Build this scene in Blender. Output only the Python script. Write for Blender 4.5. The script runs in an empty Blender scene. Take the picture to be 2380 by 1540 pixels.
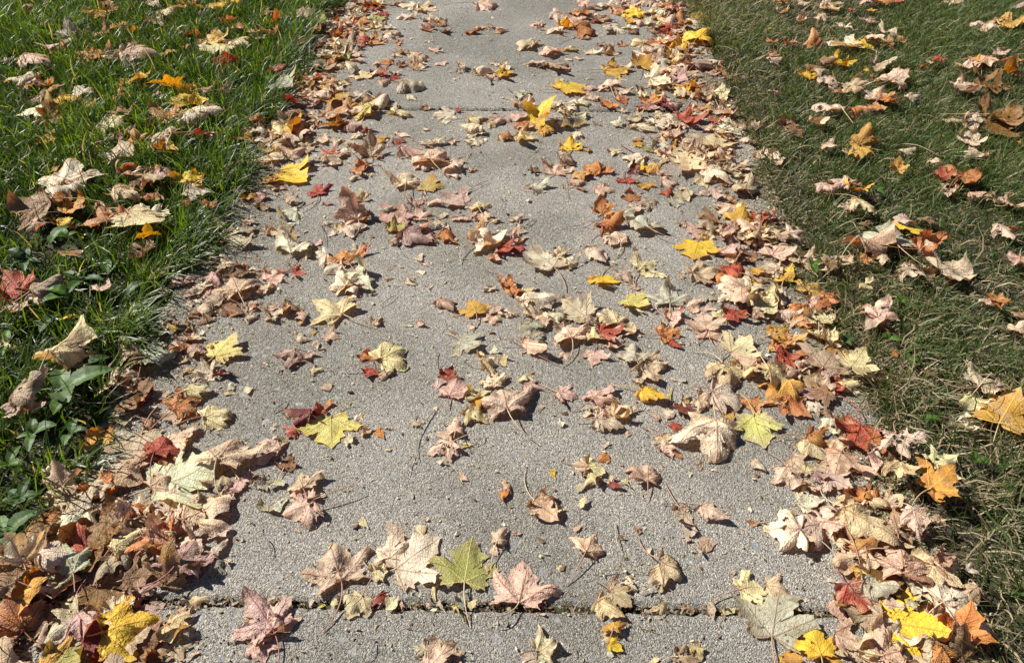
import bpy, math, random
import numpy as np
from mathutils import Vector, Matrix
R = math.radians
sc = bpy.context.scene
col = sc.collection

# ------------------------------------------------------------- camera, light
F_PX, CAM_H = 1787.0, 1.104                  # focal length for a 2379 px wide frame; eye height in metres
PITCH = math.atan(1562 / F_PX); YAW = math.atan(44 / 2373)
cd = bpy.data.cameras.new('camera'); cam = bpy.data.objects.new('camera', cd); col.objects.link(cam)
cd.sensor_width = 36; cd.lens = F_PX / 2379 * 36; cd.clip_start = .05; cd.clip_end = 500
cam.location = (0, 0, CAM_H); cam.rotation_euler = (math.pi / 2 - PITCH, 0, YAW)
sc.camera = cam
SUN_EL, SUN_AZ = R(43), math.atan2(-math.cos(R(20)), math.sin(R(20)))   # azimuth from +Y towards +X
w = bpy.data.worlds.new('World'); sc.world = w; w.use_nodes = True
nt = w.node_tree; nt.nodes.clear()
sky = nt.nodes.new('ShaderNodeTexSky'); sky.sky_type = 'NISHITA'; sky.sun_disc = False
sky.sun_elevation = SUN_EL; sky.sun_rotation = SUN_AZ; sky.air_density = .65; sky.dust_density = .4
bg = nt.nodes.new('ShaderNodeBackground'); bg.inputs[1].default_value = 0.05
wo = nt.nodes.new('ShaderNodeOutputWorld'); nt.links.new(sky.outputs[0], bg.inputs[0]); nt.links.new(bg.outputs[0], wo.inputs[0])
sd = bpy.data.lights.new('sun', 'SUN'); sd.energy = 5.0; sd.angle = R(.53); sd.color = (1, .96, .885)
sun = bpy.data.objects.new('sun', sd); col.objects.link(sun)
to_sun = Vector((math.sin(SUN_AZ) * math.cos(SUN_EL), math.cos(SUN_AZ) * math.cos(SUN_EL), math.sin(SUN_EL)))
sun.rotation_euler = to_sun.to_track_quat('Z', 'Y').to_euler(); sun.location = to_sun * 20
sc.view_settings.view_transform = 'Standard'; sc.view_settings.look = 'None'
sc.view_settings.exposure = 0.85; sc.view_settings.gamma = 1

sc.cycles.max_bounces = 7; sc.cycles.diffuse_bounces = 3; sc.cycles.glossy_bounces = 2; sc.cycles.transmission_bounces = 4

# ------------------------------------------------------------- node helpers
class NT:
    def __init__(s, name):
        s.m = bpy.data.materials.new(name); s.m.use_nodes = True; s.t = s.m.node_tree; s.t.nodes.clear()
    def n(s, kind, **kw):
        nd = s.t.nodes.new('ShaderNode' + kind)
        for k, v in kw.items():
            setattr(nd, k, v)
        return nd
    def set(s, nd, **kw):
        for k, v in kw.items():
            sock = nd.inputs[int(k[1:])] if k[0] == 'i' and k[1:].isdigit() else nd.inputs[k]
            if isinstance(v, bpy.types.NodeSocket): s.t.links.new(v, sock)
            else: sock.default_value = v
        return nd
    def math(s, op, a, b=0.0, c=0.0, clamp=False):
        nd = s.n('Math', operation=op); nd.use_clamp = clamp
        s.set(nd, i0=a, i1=b)
        if op in ('MULTIPLY_ADD', 'SMOOTH_MIN', 'SMOOTH_MAX', 'COMPARE'): s.set(nd, i2=c)
        return nd.outputs[0]
    def ramp(s, v, a, b):                    # smooth 0..1 between a and b
        nd = s.n('MapRange', interpolation_type='SMOOTHSTEP')
        s.set(nd, i0=v, i1=a, i2=b, i3=0.0, i4=1.0); return nd.outputs[0]
    def mix(s, f, a, b, mode='MIX'):
        nd = s.n('Mix', data_type='RGBA', blend_type=mode)
        s.set(nd, i0=f, i6=a, i7=b); return nd.outputs[2]
    def noise(s, co, scale, detail=3, rough=.55, dist=0.0):
        nd = s.n('TexNoise'); s.set(nd, Vector=co, Scale=scale, Detail=detail, Roughness=rough, Distortion=dist); return nd.outputs[0]
    def vor(s, co, scale, feat='F1', rnd=1.0):
        nd = s.n('TexVoronoi', feature=feat); s.set(nd, Vector=co, Scale=scale, Randomness=rnd); return nd
    def bump(s, h, dist, strength=1.0, prev=None):
        nd = s.n('Bump'); s.set(nd, Height=h, Distance=dist, Strength=strength)
        if prev is not None: s.set(nd, Normal=prev)
        return nd.outputs[0]
    def out(s, sh):
        o = s.n('OutputMaterial'); s.t.links.new(sh, o.inputs[0]); return s.m

def C4(r, g, b): return (r, g, b, 1)

# ------------------------------------------------------------- concrete
def concrete_mat():
    N = NT('exposed_sand_concrete')
    co = N.n('NewGeometry').outputs['Position']
    sep = N.n('SeparateXYZ'); N.set(sep, i0=co)
    big = N.noise(co, 2.3, 4)
    fine = N.noise(co, 420, 3, .7)
    g1 = N.vor(co, 620); g2 = N.vor(co, 330); g3 = N.vor(co, 1100)
    hs = N.n('SeparateColor'); N.set(hs, i0=g1.outputs['Color'])
    hs2 = N.n('SeparateColor'); N.set(hs2, i0=g2.outputs['Color'])
    hs3 = N.n('SeparateColor'); N.set(hs3, i0=g3.outputs['Color'])
    v = N.math('MULTIPLY_ADD', hs.outputs[0], .42, N.math('MULTIPLY', hs3.outputs[0], .30))
    v = N.math('MULTIPLY_ADD', fine, .45, v)
    base = N.mix(N.ramp(v, .15, 1.0), C4(.125, .117, .098), C4(.66, .615, .53))
    base = N.mix(N.math('MULTIPLY', N.math('GREATER_THAN', hs2.outputs[1], .95), .5), base, C4(.36, .27, .20))
    base = N.mix(N.math('MULTIPLY', N.math('GREATER_THAN', hs2.outputs[2], .94), .7), base, C4(.68, .65, .60))
    base = N.mix(N.math('MULTIPLY', N.math('GREATER_THAN', hs.outputs[2], .93), .8), base, C4(.13, .125, .115))
    base = N.mix(N.ramp(big, .38, .62), base, N.mix(1.0, base, C4(.70, .71, .69), 'MULTIPLY'))
    orn = N.n('ObjectInfo').outputs['Random']
    base = N.mix(1.0, base, N.mix(orn, C4(.90, .90, .91), C4(1.04, 1.02, 1.0)), 'MULTIPLY')
    # worn patches where rounded pebbles show at the surface
    patch = N.noise(co, 3.1, 3)
    warp = N.n('VectorMath', operation='MULTIPLY_ADD')
    nz = N.n('TexNoise'); N.set(nz, Vector=co, Scale=60.0, Detail=1.0)
    N.set(warp, i0=nz.outputs['Color'], i1=(.012, .012, .012), i2=co)
    pv = N.vor(warp.outputs[0], 42); pc = N.n('SeparateColor'); N.set(pc, i0=pv.outputs['Color'])
    rad = N.math('MULTIPLY_ADD', pc.outputs[1], .20, .17)
    inside = N.ramp(N.math('SUBTRACT', rad, pv.outputs['Distance']), 0.0, .018)
    keep = N.math('GREATER_THAN', N.math('MULTIPLY_ADD', patch, 1.1, pc.outputs[0]), 1.13)
    peb = N.math('MULTIPLY', inside, keep)
    pcol = N.mix(pc.outputs[2], C4(.135, .14, .145), C4(.33, .31, .27))
    base = N.mix(N.math('MULTIPLY', peb, .85), base, pcol)
    g5 = N.vor(co, 150); hs5 = N.n('SeparateColor'); N.set(hs5, i0=g5.outputs['Color'])
    sand = N.math('MULTIPLY', N.math('LESS_THAN', g5.outputs['Distance'], .34), N.math('GREATER_THAN', hs5.outputs[0], .55))
    base = N.mix(N.math('MULTIPLY', sand, .6), base, N.mix(hs5.outputs[1], C4(.22, .20, .18), C4(.66, .62, .55)))
    # dark pits
    pit = N.ramp(N.noise(co, 210, 2, .6), .60, .68)
    base = N.mix(N.math('MULTIPLY', pit, .55), base, C4(.09, .08, .07))
    # faint leaf-tannin stains and damp mottling
    st = N.ramp(N.noise(co, 7.5, 5, .6, .4), .58, .74)
    base = N.mix(N.math('MULTIPLY', st, .5), base, C4(.25, .205, .155))
    h = N.math('MULTIPLY_ADD', g1.outputs['Distance'], -.7, N.math('MULTIPLY', fine, 1.0))
    h = N.math('MULTIPLY_ADD', g2.outputs['Distance'], -.8, h)
    h = N.math('MULTIPLY_ADD', N.noise(co, 130, 4, .75), 1.6, h)
    h = N.math('MULTIPLY_ADD', g3.outputs['Distance'], -.3, h)
    h = N.math('MULTIPLY_ADD', sand, .35, h)
    h = N.math('MULTIPLY_ADD', pit, -.9, h)
    h = N.math('MULTIPLY', h, N.math('MULTIPLY_ADD', peb, -.85, 1.0))
    nrm = N.bump(h, .0036, 1.0)
    nrm = N.bump(N.noise(co, 26, 4), .004, .5, nrm)
    p = N.n('BsdfPrincipled')
    nrm = N.bump(N.noise(co, 75, 3, .6), .0035, .7, nrm)
    N.set(p, **{'Base Color': base, 'Roughness': N.math('MULTIPLY_ADD', peb, -.35, .88), 'Normal': nrm, 'Specular IOR Level': .3})
    return N.out(p.outputs[0])

def soil_mat():
    N = NT('dark_soil_and_thatch')
    co = N.n('NewGeometry').outputs['Position']
    a = N.noise(co, 90, 5, .7); b = N.noise(co, 9, 3)
    base = N.mix(N.ramp(a, .35, .7), C4(.014, .011, .007), C4(.09, .07, .044))
    base = N.mix(N.ramp(b, .45, .65), base, N.mix(.5, base, C4(.035, .05, .016)))
    p = N.n('BsdfPrincipled'); N.set(p, **{'Base Color': base, 'Roughness': .95, 'Normal': N.bump(a, .006, 1)})
    return N.out(p.outputs[0])

def leaf_mat(name, veins=True, trans=.24, rough=.5):
    N = NT(name)
    cattr = N.n('Attribute', attribute_name='tint'); vattr = N.n('Attribute', attribute_name='vein_tint')
    base = cattr.outputs['Color']
    co = N.n('NewGeometry').outputs['Position']
    mott = N.noise(co, 190, 4, .65); m2 = N.noise(co, 55, 4, .6, .5)
    base = N.mix(N.ramp(mott, .35, .75), N.mix(1.0, base, C4(.82, .78, .72), 'MULTIPLY'), base)
    base = N.mix(N.math('MULTIPLY', N.ramp(m2, .48, .72), .6), base, N.mix(1.0, base, C4(.62, .50, .40), 'MULTIPLY'))
    spots = N.vor(co, 95); sp = N.n('SeparateColor'); N.set(sp, i0=spots.outputs['Color'])
    spot = N.math('MULTIPLY', N.math('LESS_THAN', spots.outputs['Distance'], .2), N.math('GREATER_THAN', sp.outputs[0], .80))
    base = N.mix(N.math('MULTIPLY', spot, .75), base, C4(.07, .04, .02))
    hgt = N.math('MULTIPLY', mott, .35)
    if veins:
        uv = N.n('UVMap', uv_map='leaf').outputs[0]
        s = N.n('SeparateXYZ'); N.set(s, i0=uv)
        x = N.math('SUBTRACT', s.outputs[0], .5); y = N.math('SUBTRACT', s.outputs[1], .25)
        ang = N.math('ARCTAN2', x, y)                       # 0 along the middle lobe
        st = R(52)
        near = N.math('MULTIPLY', N.math('MAXIMUM', N.math('MINIMUM', N.math('ROUND', N.math('DIVIDE', ang, st)), 2.0), -2.0), st)
        dl = N.math('SUBTRACT', ang, near)
        rad = N.math('SQRT', N.math('ADD', N.math('MULTIPLY', x, x), N.math('MULTIPLY', y, y)))
        t = N.math('MULTIPLY', rad, N.math('COSINE', dl)); q = N.math('ABSOLUTE', N.math('MULTIPLY', rad, N.math('SINE', dl)))
        main = N.math('SUBTRACT', 1.0, N.ramp(N.math('SUBTRACT', q, N.math('MULTIPLY_ADD', t, -.006, .0052)), 0.0, .006))
        sub = N.math('FRACT', N.math('MULTIPLY', N.math('SUBTRACT', t, N.math('MULTIPLY', q, .95)), 9.0))
        sub = N.math('ABSOLUTE', N.math('SUBTRACT', sub, .5))
        side = N.math('MULTIPLY', N.ramp(sub, .455, .49), N.ramp(t, .06, .16))
        tw = N.n('VectorMath', operation='SCALE'); N.set(tw, i0=uv, Scale=1.0)
        net = N.vor(tw.outputs[0], 34, 'DISTANCE_TO_EDGE')
        nl = N.math('SUBTRACT', 1.0, N.ramp(net.outputs['Distance'], .02, .10))
        vv = N.math('MAXIMUM', main, N.math('MAXIMUM', N.math('MULTIPLY', side, .6), N.math('MULTIPLY', nl, .13)))
        base = N.mix(N.math('MULTIPLY', vv, .8), base, vattr.outputs['Color'])
        hgt = N.math('ADD', hgt, N.math('MULTIPLY', N.math('MAXIMUM', main, N.math('MULTIPLY', side, .7)), .8))
        hgt = N.math('ADD', hgt, N.math('MULTIPLY', N.ramp(net.outputs['Distance'], .0, .25), .55))
    nrm = N.bump(hgt, .0011, .8)
    nrm = N.bump(m2, .003, .5, nrm)
    p = N.n('BsdfPrincipled'); N.set(p, **{'Base Color': base, 'Roughness': rough, 'Normal': nrm, 'Specular IOR Level': .28})
    g = N.n('Gamma'); N.set(g, i0=base, i1=1.5)
    tr = N.n('BsdfTranslucent'); N.set(tr, Color=N.mix(1.0, g.outputs[0], C4(2.3, 1.6, 1.0), 'MULTIPLY'), Normal=nrm)
    ms = N.n('MixShader'); N.set(ms, i0=trans, i1=p.outputs[0], i2=tr.outputs[0])
    return N.out(ms.outputs[0])

def grass_mat(name, rough, spec, trans):
    N = NT(name)
    base = N.n('Attribute', attribute_name='tint').outputs['Color']
    p = N.n('BsdfPrincipled'); N.set(p, **{'Base Color': base, 'Roughness': rough, 'Specular IOR Level': spec})
    g = N.mix(1.0, base, C4(2.2, 2.1, .7), 'MULTIPLY')
    tr = N.n('BsdfTranslucent'); N.set(tr, Color=g)
    ms = N.n('MixShader'); N.set(ms, i0=trans, i1=p.outputs[0], i2=tr.outputs[0])
    return N.out(ms.outputs[0])

def plain(name, rough=.6):
    N = NT(name)
    base = N.n('Attribute', attribute_name='tint').outputs['Color']
    co = N.n('NewGeometry').outputs['Position']
    k = N.noise(co, 300, 3)
    base = N.mix(k, N.mix(1.0, base, C4(.6, .55, .5), 'MULTIPLY'), base)
    p = N.n('BsdfPrincipled'); N.set(p, **{'Base Color': base, 'Roughness': rough, 'Normal': N.bump(k, .001, .6)})
    return N.out(p.outputs[0])

M_CON, M_SOIL = concrete_mat(), soil_mat()
M_LEAF = leaf_mat('dry_maple_leaf')
M_CRUMB = leaf_mat('leaf_crumbs', veins=False, trans=.2, rough=.7)
M_GRASS = grass_mat('green_grass', .40, .42, .42)
M_DRY = grass_mat('short_grass_and_straw', .5, .35, .28)
M_WEED = leaf_mat('weed_leaf', veins=False, trans=.34, rough=.5)
M_STALK = plain('leaf_stalk', .5)

# ------------------------------------------------------------- mesh helpers
def mesh_np(name, V, Fq, mat, tint=None, vein=None, uv=None, smooth=True, parent=None):
    """V (n,3), Fq list of (k,3|4) int arrays; tint per vertex; returns a linked object"""
    me = bpy.data.meshes.new(name)
    V = np.ascontiguousarray(V, dtype=np.float32)
    me.vertices.add(len(V)); me.vertices.foreach_set('co', V.ravel())
    li = np.concatenate([f.ravel() for f in Fq]).astype(np.int32)
    lt = np.concatenate([np.full(len(f), f.shape[1], np.int32) for f in Fq])
    ls = np.concatenate([[0], np.cumsum(lt)[:-1]]).astype(np.int32)
    me.loops.add(len(li)); me.loops.foreach_set('vertex_index', li)
    me.polygons.add(len(lt)); me.polygons.foreach_set('loop_start', ls); me.polygons.foreach_set('loop_total', lt)
    me.polygons.foreach_set('use_smooth', np.full(len(lt), smooth))
    me.update(calc_edges=True)
    for nm, a in (('tint', tint), ('vein_tint', vein)):
        if a is not None:
            at = me.color_attributes.new(nm, 'FLOAT_COLOR', 'POINT')
            at.data.foreach_set('color', np.concatenate([a, np.ones((len(a), 1))], 1).astype(np.float32).ravel())
    if uv is not None:
        ul = me.uv_layers.new(name='leaf'); ul.data.foreach_set('uv', uv[li].astype(np.float32).ravel())
    me.validate(); me.materials.append(mat)
    o = bpy.data.objects.new(name, me); col.objects.link(o)
    if parent: o.parent = parent
    return o

def tag(o, label=None, cat=None, group=None, kind=None):
    for k, v in (('label', label), ('category', cat), ('group', group), ('kind', kind)):
        if v: o[k] = v

def tube(pts, r0, r1, sides=5):
    """tapered tube through pts -> V, F"""
    P = np.array(pts, float); n = len(P)
    T = np.gradient(P, axis=0); T /= np.linalg.norm(T, axis=1)[:, None] + 1e-9
    up = np.array([.13, .2, 1.0]); A = np.cross(T, up); A /= np.linalg.norm(A, axis=1)[:, None] + 1e-9
    B = np.cross(T, A); rr = np.linspace(r0, r1, n)
    th = np.arange(sides) / sides * 2 * math.pi
    V = (P[:, None, :] + rr[:, None, None] * (np.cos(th)[None, :, None] * A[:, None, :] + np.sin(th)[None, :, None] * B[:, None, :])).reshape(-1, 3)
    i = np.arange(n - 1)[:, None] * sides; j = np.arange(sides)[None, :]; k = (j + 1) % sides
    Fc = np.stack([i + j, i + k, i + sides + k, i + sides + j], -1).reshape(-1, 4)
    V = np.vstack([V, P[0], P[-1]]); a, b = len(V) - 2, len(V) - 1
    jj = np.arange(sides)
    caps = np.concatenate([np.stack([jj, (jj + 1) % sides, np.full(sides, a)], -1),
                           np.stack([(n - 1) * sides + (jj + 1) % sides, (n - 1) * sides + jj, np.full(sides, b)], -1)])
    return V, [Fc, caps]

# ------------------------------------------------------------- the setting
def slab(y0, y1, x0=-.815, x1=.695, t=.10, bev=.008, seed=0):
    """a cast slab: bevelled arrises, slightly irregular edge"""
    rg = np.random.default_rng(seed)
    nx, ny = 120, 90
    xs = np.concatenate([[x0, x0 + .0018, x0 + bev], np.linspace(x0 + .02, x1 - .02, nx), [x1 - bev, x1 - .0018, x1]])
    ys = np.concatenate([[y0, y0 + .0018, y0 + bev], np.linspace(y0 + .02, y1 - .02, ny), [y1 - bev, y1 - .0018, y1]])
    X, Y = np.meshgrid(xs, ys, indexing='ij'); Z = np.zeros_like(X)
    for ax, a, b in ((X, x0, x1), (Y, y0, y1)):
        d = np.minimum(ax - a, b - ax)
        Z = np.minimum(Z, np.where(d < bev, -(bev - np.sqrt(np.maximum(bev ** 2 - (bev - d) ** 2, 0))), 0))
    wob = sum(rg.normal() * np.sin(X * rg.uniform(20, 240) + rg.uniform(0, 6)) for _ in range(10)) * .0006
    edge = (np.minimum(Y - y0, y1 - Y) < .01)
    Y = Y + np.where(edge, wob, 0); Z = Z + .0006 * np.sin(X * 9 + seed) * np.cos(Y * 7)
    n, m = X.shape
    V = np.stack([X, Y, Z], -1).reshape(-1, 3)
    i = np.arange(n - 1)[:, None] * m; j = np.arange(m - 1)[None, :]
    Fc = np.stack([i + j, i + m + j, i + m + j + 1, i + j + 1], -1).reshape(-1, 4)
    ring = [a * m for a in range(n)] + [(n - 1) * m + b for b in range(1, m)] + [a * m + m - 1 for a in range(n - 2, -1, -1)] + [b for b in range(m - 2, 0, -1)]
    ring = np.array(ring); low = V[ring].copy(); low[:, 2] = -t; k = len(V); V = np.vstack([V, low])
    L = len(ring); q = np.arange(L); q2 = (q + 1) % L
    side = np.stack([ring[q], k + q, k + q2, ring[q2]], -1)[:, ::-1]
    return V, [Fc, side]

PITCH_Y, GAP, JY = 1.743, .0115, .6165
for i in range(-2, 6):
    a = JY + PITCH_Y * i + GAP / 2; b = JY + PITCH_Y * (i + 1) - GAP / 2
    V, Fc = slab(a, b, seed=i + 5)
    o = mesh_np('pavement_slab', V, Fc, M_CON); tag(o, kind='structure')

for i in range(-1, 6):                       # dirt packed into the joints
    a = JY + PITCH_Y * i; nx = 260; xs = np.linspace(-.81, .69, nx); rg = np.random.default_rng(i + 40)
    zz = -.0085 + .0025 * np.sin(xs * 23 + i) + rg.normal(0, .0009, nx)
    V = np.array([(x_, a + q * .0064, z_ - (abs(q) * .001)) for x_, z_ in zip(xs, zz) for q in (-1, 0, 1)])
    k = np.arange(nx - 1)[:, None] * 3; j = np.arange(2)[None]
    o = mesh_np('joint_dirt', V, [np.stack([k + j, k + 3 + j, k + 4 + j, k + j + 1], -1).reshape(-1, 4)], M_SOIL); tag(o, kind='structure')
gx = np.concatenate([[-400, -60, -12], np.linspace(-6, 6, 121), [12, 60, 400]]); gy = np.concatenate([[-400, -60, -8], np.linspace(-3, 9, 121), [20, 80, 400]])
X, Y = np.meshgrid(gx, gy, indexing='ij')
def lawn_z(x, y):
    d = np.maximum(np.maximum(-.82 - x, x - .69), 0)
    return np.where(d > 0, -.012 + .012 * np.minimum(d / .25, 1) + .006 * np.sin(x * 5 + 1) * np.sin(y * 4.3) * np.minimum(d / .3, 1), -.022)
Z = lawn_z(X, Y); n, m = X.shape
V = np.stack([X, Y, Z], -1).reshape(-1, 3); i = np.arange(n - 1)[:, None] * m; j = np.arange(m - 1)[None, :]
Fc = np.stack([i + j, i + m + j, i + m + j + 1, i + j + 1], -1).reshape(-1, 4)
o = mesh_np('ground', V, [Fc], M_SOIL); tag(o, kind='structure')

# ------------------------------------------------------------- maple leaf
PAL = dict(t=(.58, .455, .31), c=(.79, .73, .56), k=(.72, .57, .43), y=(.76, .545, .06), p=(.74, .66, .38), l=(.66, .62, .20),
           g=(.53, .54, .41), o=(.57, .26, .085), a=(.57, .32, .065), r=(.46, .10, .06), w=(.22, .05, .05), b=(.33, .19, .10),
           v=(.34, .32, .09), m=(.60, .43, .365), d=(.22, .115, .03))  # d: amber darkened to carry the shade of the piles
EDGE = dict(t='bktc', c='tkcp', k='tctmk', y='oay', p='tkpc', l='yyt', g='tgvc', o='tkra', a='boyt', r='wbok', w='bbr', b='tbat', v='atb', m='kwkt', d='bbd')
VEIN = dict(t=(.30, .16, .09), c=(.42, .28, .17), k=(.40, .20, .13), y=(.60, .30, .05), p=(.46, .26, .12), l=(.40, .30, .08),
            g=(.34, .24, .15), o=(.30, .09, .03), a=(.74, .50, .10), r=(.24, .03, .02), w=(.12, .02, .02), b=(.15, .07, .03),
            v=(.62, .50, .22), d=(.14, .06, .02), m=(.36, .16, .14))
for k in PAL: PAL[k] = np.array(PAL[k])
for k in VEIN: VEIN[k] = np.array(VEIN[k])
HALF = [(0, 0), (.07, -.055), (.17, -.09), (.29, -.13), (.37, -.10), (.50, -.135), (.46, -.05), (.44, .02), (.54, .055), (.48, .10), (.45, .155),
        (.52, .19), (.62, .21), (.66, .285), (.74, .33), (.90, .40), (.80, .46), (.72, .50), (.71, .60), (.60, .58), (.50, .56), (.40, .50), (.33, .475),
        (.325, .55), (.34, .63), (.43, .73), (.33, .775), (.235, .82), (.215, .90), (.13, .96), (0, 1.13)]
CEN = np.array([0, .22])
_h = np.array(HALF, float); _k = [0, 5, 10, 15, 22, 30]
STAR = np.stack([np.interp(np.arange(31), _k, _h[_k, q]) for q in (0, 1)], -1)      # dried outline: margins drawn in, only the lobe tips left
for _a, _b in zip(_k[:-1], _k[1:]):
    _t = (np.arange(_a, _b + 1) - _a) / (_b - _a); STAR[_a:_b + 1] += (CEN - STAR[_a:_b + 1]) * (.09 * np.sin(_t * math.pi))[:, None]

def outline(rg, n, ragged, star):
    h = np.array(HALF, float) * (1 - star) + STAR * star
    def side(sgn):
        q = h.copy()
        q[:, 0] *= rg.uniform(.92, 1.08)
        f = rg.normal(0, 1, (len(q), 2)) * .012 * (1 + ragged); f[0] = 0; f[-1] = 0; q = q + f
        for idx, (a, b) in enumerate(((3, 9), (11, 20), (23, 28))):   # lobe length varies
            q[a:b] = CEN + (q[a:b] - CEN) * (1 + rg.normal(0, .05 + .05 * ragged))
        q[:, 0] = np.maximum(q[:, 0], 0.0); q[0, 0] = 0; q[-1, 0] = 0
        q[:, 0] *= sgn; return q
    a, b = side(1), side(-1)
    b[-1] = a[-1]
    P = np.vstack([a, b[::-1][1:-1]])
    # resample by arc length but keep corners
    d = np.linalg.norm(np.roll(P, -1, 0) - P, axis=1); tot = d.sum(); out = []
    for i in range(len(P)):
        k = max(1, int(round(d[i] / tot * n)))
        for t in range(k): out.append(P[i] + (P[(i + 1) % len(P)] - P[i]) * t / k)
    out = np.array(out)
    out = out + rg.normal(0, .004 * (1 + 2 * ragged), out.shape)
    out[0] = (0, 0)
    return out * .55                      # so that the leaf is about 1 wide

def bend(P, ang, s0, k):
    d = np.array([math.cos(ang), math.sin(ang)])
    s = P[:, 0] * d[0] + P[:, 1] * d[1]; z = P[:, 2]
    t = np.maximum(s - s0, 0); m_ = t > 0
    rr = 1 / k
    along = s0 + (rr - z) * np.sin(k * t); zz = rr - (rr - z) * np.cos(k * t)
    dl = np.where(m_, along - s, 0)
    P[:, 0] += dl * d[0]; P[:, 1] += dl * d[1]; P[:, 2] = np.where(m_, zz, z)
    return P

def blade_mesh(rg, form, nb, nr, ragged=.3, hero=False):
    O = outline(rg, nb, ragged, 0.0 if form == 'F' and (hero or rg.random() < .6) else (rg.uniform(.15, .7) if hero else rg.uniform(.3, 1.0))); n = len(O); c = CEN * .55
    rho = (np.arange(1, nr + 1) / nr) ** .9
    Pr = c + (O[None] - c) * rho[:, None, None]
    # interior rings are rounder than the outline so that cells stay even
    P2 = np.vstack([c[None], Pr.reshape(-1, 2)])
    edge = np.concatenate([[0], np.repeat(rho, n)])
    uv = P2 / 1.1 + np.array([.5, .25])
    P = np.concatenate([P2 - np.array([0, .13]), np.zeros((len(P2), 1))], 1)
    x, y = P[:, 0].copy(), P[:, 1].copy()
    r = np.hypot(x, y)
    amp = dict(F=.35, D=1.0, C=.9, R=1.0, K=1.8, U=.9)[form]
    # wrinkles, folds between the veins, wavy margin
    z = np.zeros(len(P))
    for _ in range(5):
        a = rg.uniform(0, math.pi); f = rg.uniform(8, 20); z += amp * .0065 * np.sin((x * math.cos(a) + y * math.sin(a)) * f + rg.uniform(0, 6))
    for _ in range(3):
        a = rg.uniform(0, math.pi); f = rg.uniform(4, 9); z += amp * .030 * (np.abs(np.sin((x * math.cos(a) + y * math.sin(a)) * f + rg.uniform(0, 6))) - .6) * rg.choice([-1, 1])
    th = np.arctan2(x, y + .13)
    z += amp * .026 * np.cos(th / R(52) * 2 * math.pi) * np.minimum(r / .25, 1) * (1 if form != 'F' else .6)      # gutters along the veins
    z += amp * .018 * edge ** 3 * np.sin(th * rg.integers(9, 15) + rg.uniform(0, 6))
    if form == 'K': z += .03 * edge ** 2 * rg.normal(0, 1, len(P)) * .3
    if form != 'F': z += rg.normal(0, .0028, len(P))
    P[:, 2] = z
    lob = [R(90), R(90 + 52), R(90 - 52), R(90 + 108), R(90 - 108)]
    if form == 'F':
        for a in rg.choice(lob, 3, replace=False): bend(P, a + rg.normal(0, .3), .08, rg.choice([-1, 1]) * rg.uniform(.6, 3.0))
    elif form == 'D':
        for a in lob:
            bend(P, a + rg.normal(0, .25), rg.uniform(.03, .2), -rg.choice([rg.uniform(.2, 2), rg.uniform(1.5, 6.5)]))
        if rg.random() < .35: bend(P, rg.choice(lob), .15, rg.uniform(4, 9))
        q = rg.uniform(0, 6.28); bend(P, q, .0, -rg.uniform(0, 1.6)); bend(P, q + math.pi, .0, -rg.uniform(0, 1.6))
    elif form == 'C':
        for a in lob:
            bend(P, a + rg.normal(0, .25), rg.uniform(.05, .2), rg.choice([rg.uniform(.3, 2), rg.uniform(1.5, 6)]))
        if rg.random() < .4: bend(P, rg.choice(lob), .1, -rg.uniform(3, 6))
    elif form == 'R':
        k = rg.uniform(4.5, 8); sg = rg.choice([-1, -1, 1]); a = rg.normal(0, .25)
        bend(P, a, rg.uniform(.01, .08), sg * k); bend(P, math.pi + a, rg.uniform(.01, .08), sg * k * rg.uniform(.7, 1.1))
        bend(P, R(90) + rg.normal(0, .4), .1, rg.uniform(-2.5, 2.5)); bend(P, R(-90), .1, rg.uniform(-2.5, 2.5))
    elif form == 'K':
        for _ in range(4): bend(P, rg.uniform(0, 2 * math.pi), rg.uniform(.05, .22), rg.choice([-1, 1]) * rg.uniform(2, 7))
    elif form == 'U':
        k = rg.uniform(2, 4.5) * rg.choice([-1, 1])
        bend(P, rg.normal(0, .4), .03, k); bend(P, math.pi + rg.normal(0, .4), .03, k)
        for a in lob[:3]: bend(P, a, .15, rg.uniform(-4, 4))
        t = rg.uniform(R(28), R(58)); cs, sn = math.cos(t), math.sin(t)
        P[:, 1], P[:, 2] = P[:, 1] * cs - P[:, 2] * sn, P[:, 1] * sn + P[:, 2] * cs
    # faces
    j = np.arange(n); jn = (j + 1) % n
    tri = np.stack([np.zeros(n, int), 1 + j, 1 + jn], -1)
    quads = []
    for q in range(nr - 1):
        b0 = 1 + q * n; b1 = b0 + n
        quads.append(np.stack([b0 + j, b1 + j, b1 + jn, b0 + jn], -1))
    quads = np.concatenate(quads)
    if ragged > .5 or (form in 'DKCR' and rg.random() < .3):      # bites and holes
        cc = P2[quads].mean(1); kill = np.zeros(len(quads), bool)
        for _ in range(rg.integers(1, 4 if ragged < .8 else 9)):
            a = P2[rg.integers(1, len(P2))]; kill |= np.hypot(*(cc - a).T) < rg.uniform(.012, .035 + .03 * ragged)
        quads = quads[~kill]
    if rg.random() < dict(F=.0, D=.12, C=.08, R=.2, K=.5, U=.1)[form]:       # a broken half
        cc = P2[quads].mean(1); q = rg.uniform(0, 6.28); dd = (cc - c) @ np.array([math.cos(q), math.sin(q)])
        quads = quads[dd + .012 * np.sin(cc[:, 0] * 90) < rg.uniform(.06, .14)]
    base_i = 1 + (nr - 1) * n                                    # where the stalk starts
    return P, P2, edge, uv, tri, quads, base_i

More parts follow.
